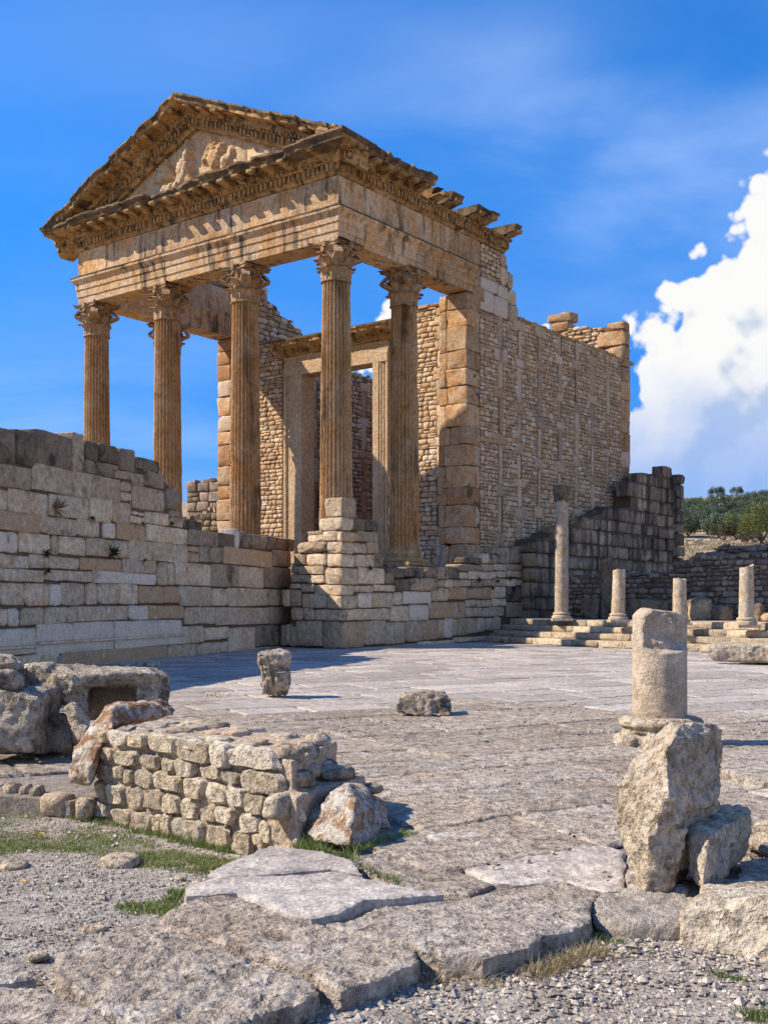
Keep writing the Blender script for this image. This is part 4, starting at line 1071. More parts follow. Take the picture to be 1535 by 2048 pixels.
while z < 11.4:
    h = rs.uniform(.55, .85); ly = .86 if k % 2 else .55
    cbox('quoin', -.3, .46 + rs.uniform(0, .03), 18.85 - ly, 18.85, z + .005, min(z + h, 11.5) - .005, SIDE, M['quoin'], rs.random(), bev=.04, j=.02)
    if not k % 2: cbox('quoin', -.3, .45 + rs.uniform(0, .03), 18.0, 18.84 - ly, z + .005, min(z + h, 11.5) - .005, SIDE, M['quoin'], rs.random(), bev=.03, j=.012)
    z += h; k += 1
# top course of thin capping stones
v = 9.7
while v < 18.7:
    l = rs.uniform(.25, .6); cbox('capping_stone', -.15, .47, v, v + l - .015, 11.42, 11.55 + rs.uniform(-.03, .05), SIDE, M['quoin'], rs.random() * .5, bev=.03, j=.02); v += l

# ---- wall with the doorway
frF = Frame((0, 6.72, 0), (1, 0, 0), (0, -1, 0))
DL, DR, DH = -7.17, -3.76, 9.92
FW = core_slab(frF, [(-11.25, FL - .2), (-8.1, FL - .2), (-8.1, 10.9), (-3.15, 10.9), (-3.15, FL - .2), (.3, FL - .2), (.3, 11.45), (-11.25, 11.45)], -.6, -.02, 'front_wall', TEMPLE, M['mortar'])
rub = []; big = []
topF = lambda u: 11.5 + .05 * math.sin(u * 7)
chain(frF, -2.75, FL, 11.3, wv=.18, wh=.22, lst=big, rr=rs)
chain(frF, -.85, FL, 11.5, wv=.22, wh=.32, lst=big, rr=rs, uph=(.5, .9))
chain(frF, -10.75, FL, 11.3, wv=.26, wh=.34, lst=big, rr=rs, uph=(.5, 1.0))
rub += coursed(frF, -2.57, -1.07, FL, 11.55, .14, .21, .18, .36, gap=.014, k=2, bev=.02, prot=(-.005, .022), depth=.12, jit=.018, rr=rs, breakrow=.2)
rub += coursed(frF, -10.46, -8.3, FL, 11.4, .14, .21, .18, .36, gap=.014, k=2, bev=.02, prot=(-.005, .022), depth=.12, jit=.018, rr=rs, breakrow=.2)
emit(rub, FW, M['rubble'], 'rubble_stone', 90, 'small_rubble', TM)
emit(big, FW, M['chain'], 'chain_block', 60, 'small_block', TM)
for i, x in enumerate(np.arange(-2.6, .4, .62)):
    cbox('capping_stone', x, x + .6, 6.66, 7.3, 11.52, 11.68 + rs.uniform(-.03, .05) + (.35 if x > -.7 else 0), FW, M['quoin'], .2, bev=.05, j=.03)
# door frame: moulded jambs, lintel, cornice
DOOR = cbox('doorway', DL - .95, DR + .62, 6.75, 7.25, DH + .04, 10.88, TEMPLE, M['door'], .5, ident=True)
JP = [(-.55, 0), (.18, 0), (.18, .30), (.15, .31), (.15, .40), (.12, .41), (.12, .52), (.09, .53), (.09, .62), (.16, .66), (.16, .74), (-.55, .74)]
for side, x in ((-1, DL), (1, DR)):
    # vertical jamb = profile swept upwards
    prof = [(n_, s_) for n_, s_ in JP]
    sweep('door_jamb', Vector((x, 6.72, FL)), Vector((0, 0, 1)), -ey, DH - FL + .0, [(n_, z_ * (1.25 if side < 0 else .88)) for n_, z_ in prof], DOOR, M['door'], up=Vector((side, 0, 0)), step=.5, amp=.012, seed=5 + side)
sweep('lintel', Vector((DL - .93, 6.72, DH)), ex, -ey, DR - DL + 1.58, JP, DOOR, M['door'], step=.3, amp=.015, seed=3)
DCP = [(-.5, 0), (.18, 0), (.2, .08), (.26, .1), (.26, .22), (.34, .25), (.38, .33), (.55, .36), (.58, .46), (.64, .50), (.62, .58), (.2, .66), (-.5, .66)]
q0 = Vector((DL - 1.25, 6.72, DH + .75)); LL = DR - DL + 2.2; a = 0; dc = random.Random(9)
while a < LL:
    l = min(dc.uniform(.8, 1.5), LL - a); sweep('door_cornice_block', q0 + ex * a, ex, -ey, l - .008, DCP, DOOR, M['cornice'], step=.15, amp=.03, tint=dc.random() * .6, seed=dc.randint(1, 99), ero=(.35, .08, .5), crust=True); a += l
# ---- left wall (inner face) and rear wall
frL = Frame((-10.6, 0, 0), (0, 1, 0), (1, 0, 0))
LT = [(6.9, 14.15), (8.2, 14.15), (8.3, 13.75), (8.9, 13.6), (9.0, 13.3), (9.7, 13.2), (9.8, 12.9), (10.5, 12.8), (10.6, 12.3), (10.9, 12.2), (11.0, 11.7), (18.5, 11.6)]
topL = lambda v: float(np.interp(v, [p[0] for p in LT], [p[1] for p in LT]))
LW = core_slab(frL, [(6.3, FL - .2), (18.5, FL - .2)] + [(v, z - .08) for v, z in reversed(LT)] + [(6.3, 13.9)], -.7, -.02, 'left_wall', TEMPLE, M['mortar'])
rub = coursed(frL, 7.3, 11, 11.2, 14.2, .2, .3, .28, .55, top=topL, gap=.018, k=2, bev=.03, prot=(0, .07), depth=.12, jit=.02, rr=rs)
big = []
for ch in (9.6, 11.3, 13.0, 14.7, 16.4): chain(frL, ch, FL, 11.4, lst=big, rr=rs)
for a, b_ in zip([7.3, 9.75, 11.45, 13.15, 14.85, 16.55], [9.45, 11.15, 12.85, 14.55, 16.25, 18.1]):
    rub += coursed(frL, a, b_, FL, 11.7, .16, .24, .22, .42, top=topL, gap=.02, k=2, bev=.03, prot=(0, .04), depth=.12, jit=.02, rr=rs)
emit(rub, LW, M['rubble'], 'rubble_stone', 0, 'rubble_masonry', TM); emit(big, LW, M['quoin'], 'chain_block', 30, 'small_block', TM)
z = FL
while z < 11.7:
    h = rs.uniform(.5, .85); cbox('quoin', -11.32 - rs.uniform(0, .05), -10.58, 6.2, 7.1 + rs.uniform(0, .2), z, min(z + h, 11.75) - .01, LW, M['quoin'], rs.random(), bev=.05, j=.02); z += h
frR = Frame((0, 18.2, 0), (1, 0, 0), (0, -1, 0))
RT = [(-11, 11.6), (-4.4, 11.6), (-4.2, 12.0), (-3.6, 12.4), (-3.2, 12.85), (-2.5, 13.1), (-1.2, 13.2), (-.9, 13.0), (.45, 13.1)]
topR = lambda u: float(np.interp(u, [p[0] for p in RT], [p[1] for p in RT]))
RW = core_slab(frR, [(-11, FL), (.4, FL)] + [(u, z - .06) for u, z in reversed(RT)], -.6, -.02, 'rear_wall', TEMPLE, M['mortar'])
rub = coursed(frR, -10.5, -4.2, FL, 11.6, .2, .3, .25, .5, gap=.02, k=2, bev=.03, prot=(0, .05), depth=.1, jit=.02, rr=rs)
rub2 = coursed(frR, -4.2, -.45, 11.0, 13.3, .15, .22, .22, .42, top=topR, gap=.018, k=2, bev=.03, prot=(0, .05), depth=.12, jit=.02, rr=rs)
emit(rub, RW, M['rubble'], 'rubble_stone', 0, 'rubble_masonry', TM); emit(rub2, RW, M['rubble'], 'rubble_stone', 0, 'upper_masonry', TM)
for (a, b_, z0, z1) in ((-.45, .5, 11.5, 12.1), (-.75, .5, 12.1, 12.75), (-.3, .5, 12.75, 13.15), (-2.95, -2.05, 13.05, 13.5), (-3.1, -1.95, 13.5, 13.95), (-2.5, -2.1, 12.3, 13.1)):
    cbox('corner_block', a, b_, 18.12, 18.85, z0, z1, RW, M['quoin'], rs.random() * .6, bev=.09, j=.05)
# ---- podium under it all
POD = cbox('podium', X2 - .3, .66, -.35, 19.0, -.2, FL, TEMPLE, M['podium'], .4, bev=.02, ident=True)
for i, (x, y) in enumerate(((.0, 3.35), (0, 0))):
    cbox('plinth_block', x - .8, x + .72, y - .75, y + .8, FL - .35, FL + .004, POD, M['podium'], .4, bev=.03)
# ================================================================== THE FORTRESS WALLS
Z4 = lambda x, y: (x * .4039, 800 + y * .4039)
Z5 = lambda x, y: (560 + x * .3909, 960 + y * .3909)
Z7 = lambda x, y: (980 + x * .3616, 920 + y * .3616)
def traced(fr, rects, conv, rr, gap=.012, depth=.45, bev=.020, prot=(0, .028), jit=.015, k=5):
    out = []
    for r in rects:
        x0, x1, yt, yb = r[:4]; xm, ym = (x0 + x1) / 2, (yt + yb) / 2
        u0 = fr.px(*conv(x0, ym))[0]; u1 = fr.px(*conv(x1, ym))[0]; w0 = fr.px(*conv(xm, yb))[1]; w1 = fr.px(*conv(xm, yt))[1]
        m = r[4] if len(r) > 4 else None
        b_ = bev * (2.6 if m in ('r', 'D', 'R') else 1)
        V, Fc, c = block(fr, u0 + gap / 2, u1 - gap / 2, w0 + gap / 2, w1 - gap / 2, rr.uniform(*prot) + (.04 if m == 'R' else 0), depth, b_, jit * (2 if m in ('r', 'D', 'R') else 1), k, rr)
        out.append((V, Fc, c, rr.random() if m != 'p' else .95, {'d': M['ashdark'], 'D': M['ashdark'], 'm': M['ashmid'], 'R': M['ashmid']}.get(m, M['ashlar'])))
    return out
rs = random.Random(404)
LWF = Frame((-2.8, 33.3, 0), (.281, .96, 0), (.96, -.281, 0))
left_blocks = [
 # top ragged course
 (-30, 82, 140, 316, 'd'), (85, 182, 155, 325, 'd'), (182, 358, 162, 352, 'd'), (360, 416, 165, 360, 'm'), (420, 485, 208, 300, 'd'), (487, 584, 222, 314, 'd'), (423, 567, 306, 376, 'd'),
 (573, 712, 356, 400, 'm'), (590, 668, 242, 354, 'd'), (672, 790, 292, 352, 'd'), (652, 710, 403, 430, 'm'), (710, 810, 355, 430, 'm'), (560, 588, 318, 350, 'm'),
 (-20, 158, 322, 438, 'm'), (161, 598, 352, 482, 'm'), (601, 648, 402, 455), (601, 650, 458, 500), (652, 815, 432, 546, 'm'), (817, 886, 438, 546, 'R'),
 (-30, 40, 440, 545), (43, 240, 448, 570), (244, 438, 472, 584), (441, 555, 488, 606), (558, 648, 503, 610), (648, 716, 552, 572), (648, 720, 574, 612), (720, 758, 552, 616), (760, 838, 556, 622), (840, 890, 545, 582, 'm'), (840, 905, 584, 630), (905, 1000, 595, 642, 'd'),
 (-30, 200, 556, 652), (202, 383, 582, 668), (385, 494, 592, 676), (512, 570, 608, 684, 'p'), (580, 720, 612, 696), (723, 927, 624, 712), (930, 1080, 648, 724, 'm'), (1082, 1160, 658, 730, 'd'), (1163, 1185, 640, 735, 'p'), (1190, 1320, 662, 738, 'D'), (1322, 1460, 676, 745, 'D'),
 (-30, 92, 648, 758), (96, 250, 658, 760), (255, 294, 672, 766), (298, 425, 676, 770), (428, 556, 682, 776), (558, 633, 694, 782), (635, 930, 700, 800), (932, 982, 722, 752), (932, 985, 754, 804), (987, 1103, 726, 806, 'm'), (1106, 1348, 738, 822), (1350, 1440, 742, 826, 'm'),
 (-30, 144, 762, 834), (147, 395, 772, 840), (398, 600, 782, 850), (605, 775, 790, 860), (777, 830, 800, 918), (833, 862, 804, 918), (864, 1042, 808, 920), (1045, 1182, 812, 928, 'm'), (1184, 1306, 826, 930), (1309, 1436, 828, 932, 'm'),
 (-30, 218, 838, 898), (221, 457, 845, 897), (460, 772, 852, 912),
 (-30, 5, 903, 1020), (8, 119, 903, 1022), (123, 245, 905, 1020), (248, 300, 908, 1020), (303, 422, 906, 1016), (425, 482, 906, 1014), (485, 590, 906, 1012), (592, 685, 910, 1012), (687, 807, 920, 1008), (810, 887, 922, 1008), (890, 1047, 922, 1022), (1049, 1126, 932, 1022), (1128, 1436, 936, 1020),
 (-30, 40, 1030, 1124), (43, 100, 1028, 1122), (102, 216, 1026, 1118), (219, 330, 1024, 1112), (332, 381, 1022, 1106), (384, 636, 1018, 1096), (640, 732, 1014, 1090), (735, 915, 1014, 1086), (917, 1070, 1026, 1112), (1072, 1340, 1026, 1114), (1342, 1436, 1024, 1108, 'm'),
 (-30, 178, 1128, 1262, 'p'), (180, 565, 1100, 1252, 'p'), (568, 900, 1090, 1222, 'p'), (903, 1014, 1118, 1204), (1016, 1130, 1122, 1188), (1132, 1266, 1124, 1250), (1268, 1362, 1116, 1218, 'm'), (1364, 1424, 1118, 1214, 'm'), (1426, 1440, 1116, 1222),
 (-30, 300, 1264, 1350), (302, 830, 1226, 1318), (833, 975, 1208, 1282), (977, 986, 1206, 1266), (988, 1094, 1200, 1262), (1096, 1131, 1196, 1250), (988, 1014, 1190, 1199), (1268, 1440, 1220, 1232)]
LWALL = core_slab(LWF, [(LWF.px(*Z4(x, y))[0], LWF.px(*Z4(x, y))[1]) for x, y in [(-900, 1700), (1436, 1260), (1436, 760), (1190, 690), (1000, 655), (880, 590), (870, 460), (800, 380), (770, 325), (580, 260), (420, 240), (350, 200), (0, 180), (-900, 100)]], -1.1, -.04, 'stone_wall', None, M['mortar'])
tag(LWALL, 'long shaded wall of large pale squared blocks with ragged dark top, left edge of the square', 'wall')
emit(traced(LWF, left_blocks, Z4, rs), LWALL, M['ashlar'], 'wall_block', 300, 'small_block')
# moulded line on the big pale base slabs
for x0, x1, y in ((-30, 178, 1232), (180, 565, 1205), (568, 900, 1182)):
    u0, w = LWF.px(*Z4(x0, y)); u1, w1 = LWF.px(*Z4(x1, y - (x1 - x0) * .052)); mb = MB()
    V = [LWF.p(u, ww, n) for u, wa in ((u0, w), (u1, w)) for ww, n in ((wa - .03, .03), (wa - .02, .07), (wa + .02, .07), (wa + .035, .03))]
    mb.add(V, [(0, 1, 5, 4), (1, 2, 6, 5), (2, 3, 7, 6), (0, 3, 2, 1), (4, 5, 6, 7)], .9); mb.build('moulding', M['ashlar'], LWALL)
# part of the wall outside the frame that still throws the shadow on the square
xo = random.Random(8); pcs = coursed(LWF, -34, LWF.px(*Z4(-30, 700))[0] - .01, -.2, 4.3, .42, .6, .7, 1.6, rr=xo, k=3, prot=(0, .03), depth=.3)
emit(pcs, LWALL, M['ashlar'], 'wall_block', 0, 'hidden_masonry')
SL = core_slab(LWF, [(-34, -.2), (LWF.px(*Z4(-300, 700))[0], -.2), (LWF.px(*Z4(-300, 700))[0], 4.2), (-34, 4.2)], -1.1, -.04, 'wall_core', LWALL, M['mortar'])
# small dark stone standing on the wall at the picture's left edge
u, w = LWF.px(-8, 870); q = LWF.p(u, w, -.3)
o = rock('standing_stone', [pbox(q.x - .14, q.x + .13, q.y - .2, q.y + .2, q.z - .1, q.z + .62, .04, .02, taper=.3)], M['ashdark'], .04, .02, 5, parent=None); tag(o, 'dark upright stone on top of the block wall at the left edge', 'stone')

# ---- bastion with the stepped top
C0 = Vector((-1.165, 31.03, 0))
BLF = Frame(C0, (.794, -.6075, 0), (-.6075, -.794, 0)); BRF = Frame(C0, (.563, .826, 0), (.826, -.563, 0))
R = 315
right_blocks = [
 (315, 430, 722, 860), (430, 540, 716, 845), (540, 640, 727, 838), (640, 730, 716, 828), (730, 808, 714, 820), (808, 838, 712, 812), (838, 880, 708, 806), (880, 908, 706, 800), (908, 960, 704, 795), (962, 1008, 706, 785), (1010, 1048, 706, 776), (1050, 1090, 704, 772), (1090, 1128, 698, 768),
 (540, 705, 840, 858), (707, 890, 822, 846), (890, 1072, 800, 826), (1074, 1140, 782, 806),
 (372, 562, 656, 718), (315, 370, 662, 720), (565, 658, 643, 724), (660, 757, 636, 716), (758, 945, 624, 708), (948, 1028, 652, 700), (1030, 1070, 652, 702), (1070, 1146, 646, 700),
 (315, 396, 590, 658), (398, 470, 576, 654), (472, 580, 576, 652), (582, 625, 574, 640), (630, 772, 568, 634), (774, 805, 560, 624), (807, 860, 551, 620), (862, 958, 548, 612), (960, 976, 552, 606), (978, 1038, 551, 608), (1040, 1074, 548, 608), (1076, 1155, 546, 604), (948, 1004, 612, 650), (1006, 1082, 612, 648), (1084, 1155, 606, 644),
 (315, 378, 538, 588), (380, 478, 540, 574), (480, 590, 536, 572), (585, 665, 502, 568, 'D'), (666, 800, 502, 564, 'R'), (805, 845, 512, 550), (846, 885, 508, 548), (887, 925, 510, 548), (927, 977, 508, 546), (980, 1040, 508, 548, 'm'), (1042, 1100, 510, 545, 'm'), (1102, 1155, 504, 544),
 (315, 400, 450, 534), (402, 536, 448, 534), (538, 582, 476, 532, 'm'), (545, 638, 446, 500, 'D'), (640, 738, 444, 500, 'D'), (740, 800, 448, 502, 'R'), (802, 860, 444, 508, 'm'), (862, 915, 444, 504, 'd'), (917, 960, 472, 506), (962, 1080, 468, 508), (1082, 1105, 468, 505), (1107, 1155, 465, 500), (1157, 1235, 464, 500), (1236, 1290, 464, 508), (1292, 1350, 468, 508),
 (315, 380, 380, 444), (382, 480, 380, 446), (482, 525, 376, 446, 'm'),
 (315, 440, 320, 376), (442, 502, 318, 376, 'm'), (315, 390, 262, 316), (392, 502, 262, 318, 'm'), (315, 366, 192, 258), (368, 435, 196, 260, 'd'), (437, 502, 202, 260, 'd'),
 (910, 1030, 432, 470, 'R'), (1032, 1090, 430, 466), (1092, 1155, 430, 464), (1157, 1230, 432, 464, 'm'), (1232, 1275, 430, 462), (1277, 1320, 430, 460), (940, 1032, 392, 432, 'D'), (1034, 1068, 372, 428), (1070, 1115, 384, 430, 'm'), (1117, 1170, 346, 428, 'm'), (1172, 1230, 344, 426, 'm'), (1232, 1300, 376, 428), (1228, 1325, 342, 374, 'm'),
 (1158, 1340, 548, 622, 'D'), (1342, 1400, 552, 620, 'D'), (1156, 1356, 624, 702, 'm'), (1358, 1405, 628, 700, 'd'), (1158, 1205, 506, 546), (1207, 1320, 510, 542), (1322, 1400, 506, 550, 'd')]
left_face = [(80, 216, 720, 852), (218, 315, 724, 860), (48, 80, 750, 848), (25, 46, 740, 846), (0, 24, 742, 846), (55, 116, 650, 714), (118, 173, 655, 716), (175, 315, 660, 720), (110, 236, 578, 655), (238, 315, 590, 658), (50, 106, 560, 645), (10, 48, 560, 648), (50, 105, 530, 556), (107, 173, 530, 572), (175, 315, 536, 588), (55, 138, 482, 526), (140, 226, 484, 530), (228, 315, 450, 534), (92, 226, 438, 482), (57, 90, 438, 478, 'm'), (70, 132, 375, 436, 'm'), (137, 236, 378, 440), (238, 315, 378, 444), (88, 240, 315, 372, 'R'), (242, 315, 318, 376), (145, 290, 280, 314), (138, 215, 260, 280, 'm'), (217, 288, 262, 279), (290, 315, 262, 314), (198, 315, 192, 258)]
def up_(fr, pts, conv): return [fr.px(*conv(x, y)) for x, y in pts]
ctop = [(330, 206), (430, 208), (435, 275), (492, 280), (496, 390), (515, 395), (522, 462), (535, 486), (580, 490), (590, 515), (660, 520), (664, 512), (800, 516), (806, 455), (860, 455), (905, 455), (912, 480), (940, 445), (1025, 445), (1064, 440), (1110, 395), (1120, 360), (1320, 360), (1320, 480), (1400, 520)]
cpt = [BRF.px(*Z5(x, y)) for x, y in ctop]
BAST = core_slab(BRF, [(.05, -.2), (cpt[-1][0], -.2)] + [(u, w - .03) for u, w in reversed(cpt)] + [(.05, cpt[0][1])], -.6, -.05, 'bastion_wall', None, M['mortar'])
tag(BAST, 'projecting sunlit corner of squared ochre blocks with a stepped top in front of the temple columns', 'wall')
pcs = traced(BRF, right_blocks, Z5, rs, depth=.5) + traced(BLF, left_face, Z5, rs, depth=.5)
emit(pcs, BAST, M['ashlar'], 'wall_block', 300, 'small_block')
def cap_world(name, fa, fb, x0, x1, x2, yt, yb, conv, parent, mat, tint, bev=.05, dep=.0):
    """solid corner block standing over both faces"""
    pts = []
    for y in (yt, yb):
        a = fa.px(*conv(x0, y))[0]; b_ = fb.px(*conv(x2, y))[0]; w = fa.px(*conv(x1, y))[1]
        k = C0 + Vector((0, 0, w)); A = C0 + fa.U * a; B = C0 + fb.U * b_
        for p in (C0, A, B, A + (B - C0)): pts.append(Vector((p.x, p.y, w)))
    c = sum(pts, Vector()) / 8
    h = []
    for p in pts:
        for ax in range(3):
            q = p.copy(); d = (c - p)
            q[ax] += 0; 
            e = d.normalized() * bev; e[ax] = 0; h.append(tuple(q + e))
    return rock(name, [h], mat, .03, .02, 6, .006, seed=5, parent=parent, smoothit=1, tint=tint)
o = cap_world('cap_block', BLF, BRF, 228, 315, 396, 88, 190, Z5, BAST, M['ashmid'], .7)
# core behind the stepped blocks of the corner
def corner_fill():
    mb = MB()
    for (xa, xb, yt, yb) in ((200, 435, 200, 258), (150, 470, 270, 316), (100, 470, 325, 376), (70, 500, 385, 444), (60, 560, 455, 850)):
        a = BLF.px(*Z5(xa, (yt + yb) / 2))[0] + .08; b_ = BRF.px(*Z5(xb, (yt + yb) / 2))[0] - .08; z1 = BLF.px(*Z5(315, yt))[1] - .03; z0 = BLF.px(*Z5(315, yb))[1] - .06
        P = [C0 - BLF.N * .06 - BRF.N * .06]; P = [P[0], P[0] + BRF.U * b_, P[0] + BRF.U * b_ + BLF.U * a, P[0] + BLF.U * a]
        V = [Vector((p.x, p.y, z0)) for p in P] + [Vector((p.x, p.y, z1)) for p in P]
        mb.add(V, [(0, 3, 2, 1), (4, 5, 6, 7), (0, 1, 5, 4), (1, 2, 6, 5), (2, 3, 7, 6), (3, 0, 4, 7)], .4)
    mb.build('wall_core', M['mortar'], BAST, False)
corner_fill()

# ---- dark high wall beyond (flanking the temple), built in world coordinates
ex_w = Vector((.794, -.6075, 0)); ey_w = Vector((.6075, .794, 0))
PDF = Frame(TL + ex_w * 1.3, ey_w, ex_w)
tp = [(250, 480), (255, 420), (330, 412), (340, 385), (440, 375), (445, 345), (560, 330), (565, 300), (620, 285), (640, 262), (690, 252), (780, 250), (784, 190), (790, 148), (830, 145), (832, 80), (925, 75), (930, 60), (993, 60), (998, 130), (1012, 134), (1018, 190), (1035, 195)]
tpp = [PDF.px(*Z7(x, y)) for x, y in tp]; uE = PDF.px(*Z7(1035, 500))[0]
topP = lambda u: float(np.interp(u, [p[0] for p in tpp], [p[1] for p in tpp]))
u0 = PDF.px(*Z7(235, 480))[0]
DW = core_slab(PDF, [(u0, -.3), (uE - .1, -.3)] + [(min(u, uE - .1), w - .1) for u, w in reversed(tpp)], -1.0, -.05, 'dark_wall', None, M['mortar'])
tag(DW, 'high blackened wall of big stained blocks rising to a broken tower behind the temple flank', 'wall')
big = coursed(PDF, u0, uE, .0, 7.2, .46, .62, .5, 1.15, top=topP, gap=.02, k=3, bev=.035, prot=(-.02, .07), depth=.5, jit=.02, rr=rs, breakrow=.06)
emit(big, DW, M['podium'], 'wall_block', 300, 'small_block')
# rounded far corner of the tower
q0 = PDF.p(uE, 0, -.02); z = 0
while z < 6.9:
    h = rs.uniform(.45, .6); m = 1.0 if z < 5.9 else .55
    for k, (a, n) in enumerate(((0, 0), (.34, -.5), (.45, -1.1))):
        p = q0 + ey_w * (a - .25) + ex_w * n; pts = pbox(p.x - .32, p.x + .32, p.y - .32, p.y + .32, z + .01, z + h - .01, .08, .04, TRZ + .2 * k, rs)
        bm = bmesh.new(); vs = [bm.verts.new(t) for t in pts]; bmesh.ops.convex_hull(bm, input=vs); me = bpy.data.meshes.new('corner_block'); bm.to_mesh(me); bm.free()
        a_ = me.attributes.new('tint', 'FLOAT', 'FACE'); a_.data.foreach_set('value', [rs.random()] * len(me.polygons))
        c = Vector((p.x, p.y, z)); me.transform(Matrix.Translation(-c)); link('corner_block', me, DW, M['podium'], c)
    z += h

# ---- low rubble walls on the terrace at the right
def low_wall(pxs, Y0, Y1, label, seed, base=TERZ, hm=(.14, .22), lm=(.2, .42), mat='rubdark', slopetop=False, kmax=160, thick=.6):
    (xa, ya), (xb, yb) = pxs[0], pxs[-1]
    A = at(xa, ya, Y0); B = at(xb, yb, Y1); U = Vector((B.x - A.x, B.y - A.y, 0)).normalized(); N = Vector((U.y, -U.x, 0))
    fr = Frame((A.x, A.y, 0), U, N); pts = [fr.px(x, y) for x, y in pxs]
    top = lambda u: float(np.interp(u, [p[0] for p in pts], [p[1] for p in pts]))
    o = core_slab(fr, [(pts[0][0], base - .9), (pts[-1][0], base - .9)] + [(u, w - .07) for u, w in reversed(pts)], -thick, -.03, 'rubble_wall', None, M['mortar'])
    r2 = random.Random(seed); pc = coursed(fr, pts[0][0], pts[-1][0], base - .6, max(p[1] for p in pts) + .1, *hm, *lm, top=top, gap=.02, k=2, bev=.03, prot=(0, .08), depth=.2, jit=.02, rr=r2, breakrow=.15)
    emit(pc, o, M[mat], 'rubble_stone', kmax, 'small_rubble'); 
    # loose stones along the top
    mb = MB(); u = pts[0][0]
    while u < pts[-1][0]:
        s = r2.uniform(.12, .3); c = fr.p(u, top(u) + r2.uniform(-.03, .03), -r2.uniform(.05, thick - .1)); Q = Matrix.Rotation(r2.uniform(0, 3), 3, 'Z') @ Matrix.Rotation(r2.uniform(-.3, .3), 3, 'X')
        mb.box(c, s, s * .8, s * .6, r2.random(), Q, s * .12); u += s * .5
    q = mb.build('top_rubble', M[mat], o); q['kind'] = 'stuff'
    tag(o, label, 'wall'); return o, fr
low_wall([(1130, 1158), (1190, 1152), (1264, 1150), (1340, 1146), (1345, 1130), (1386, 1122)], 38.5, 36.5, 'low dark rubble wall behind the two short column stumps, below the blackened wall', 3)
low_wall([(1380, 1118), (1386, 1110), (1432, 1110), (1440, 1116), (1480, 1112), (1600, 1110), (1700, 1110)], 36.0, 31.5, 'brown rubble wall with squared left end behind the rightmost column stump', 4)
low_wall([(1425, 1112), (1432, 1094), (1460, 1096), (1535, 1094), (1640, 1098)], 39.0, 36.5, 'dark rubble wall standing higher and farther back at the right edge under the trees', 5, kmax=60)

# far ruins seen through the columns
o, _ = low_wall([(374, 968), (398, 962), (432, 960), (436, 966), (447, 968), (456, 968)], 56, 55, 'distant broken brown block wall between the second and third columns', 6, base=2.5, hm=(.35, .5), lm=(.5, 1.0), mat='rubdark')
o, _ = low_wall([(330, 1040), (376, 1036), (400, 1030), (420, 1020), (440, 1018), (458, 1014)], 49, 48, 'grey tumbled stones low behind the third column from the left', 7, base=2.3, hm=(.22, .32), lm=(.3, .6), mat='rubdark')
o['category'] = 'ruined wall'

# ---- little columns on the terrace
def small_column(px, ytop, ybase, w, label, seed, broken=.06, capital=False, lean=0.0, Y=None, mat='smallcol', cut=0.0, group='stumps and columns on the terrace edge'):
    Y = Y or (EYE - TERZ) * F / (ybase - HY)
    b_ = at(px, ybase, Y); H = (ybase - ytop) / F * Y; R = w / 2 / F * Y
    n, rings = 28, 26; V = []; zs = np.linspace(0, H - .16, rings)
    for i, z in enumerate(zs):
        for k in range(n):
            a = 2 * math.pi * k / n; t = i / (rings - 1); r = R * (1.02 - .12 * t); tz = z
            if i >= rings - 3: tz = z + cut * math.cos(a) * (i - (rings - 4)) / 3
            V.append((r * math.cos(a), r * math.sin(a), tz + .16))
    P = np.array(V); P2 = P + seed * 3.1; nz = fbm(P2, 5, 3, seed)
    P[:, 0] *= 1 + nz * .06; P[:, 1] *= 1 + nz * .06; P[:, 2] += np.where(P[:, 2] > H - .1, fbm(P2, 9, 2, seed) * broken, 0); P[:, 0] += P[:, 2] * lean
    V = [Vector(p) for p in P]; V.append(Vector((P[-n:, 0].mean(), 0, P[-n:, 2].mean()))); L = len(V) - 1
    Fc = [(l * n + i, l * n + (i + 1) % n, (l + 1) * n + (i + 1) % n, (l + 1) * n + i) for l in range(rings - 1) for i in range(n)] + [((rings - 1) * n + i, (rings - 1) * n + (i + 1) % n, L) for i in range(n)]
    o = empty('column', b_); link('shaft', mesh('shaft', V, Fc, True, random.Random(seed).random(), 60), o, M[mat])
    Vb, Fb = lathe([(R * 1.42, 0), (R * 1.46, .05), (R * 1.42, .08), (R * 1.2, .10), (R * 1.18, .12), (R * 1.28, .14), (R * 1.26, .17), (R * 1.08, .19), (R * 1.02, .2)], 28)
    mb = MB(); mb.add(Vb, Fb, .4); mb.box((0, 0, -.03), R * 2.9, R * 2.9, .07, .4, jit=.01); link('base', mesh('base', mb.v, mb.f, True, mb.t, 50), o, M[mat])
    if capital:
        Vc, Fc2 = lathe([(R * .95, 0), (R * 1.1, .02), (R * 1.0, .06), (R * 1.0, .12), (R * 1.28, .3), (R * 1.15, .36), (R * 1.3, .40), (R * 1.25, .5), (0, .5)], 20)
        Pc = np.array([tuple(v) for v in Vc]); Pc += np.stack([fbm(Pc, 9, 3, 2), fbm(Pc, 9, 3, 3), fbm(Pc, 7, 3, 4)], 1) * .07
        link('capital', mesh('capital', Pc, Fc2, True, .3), o, M['ashdark'], (P[-n:, 0].mean(), 0, H - .40))
    tag(o, label, 'column', group); return o
small_column(1122, 978, 1237, 27, 'tall slim plain column with a crumbled capital standing on the terrace steps', 1, capital=True, lean=.006, Y=34.6)
small_column(1235, 1141, 1240, 27, 'tapering greyish column stump with lichen left of the big broken drum', 2, lean=.02, Y=32.0, broken=.1)
small_column(1358, 1158, 1246, 28, 'yellowish column stump rising just behind the big broken drum', 3, Y=29.8, cut=-.03)
small_column(1491, 1134, 1250, 30, 'pale column stump with chipped slanting top near the right edge', 4, Y=28.3, cut=.05, lean=.008)
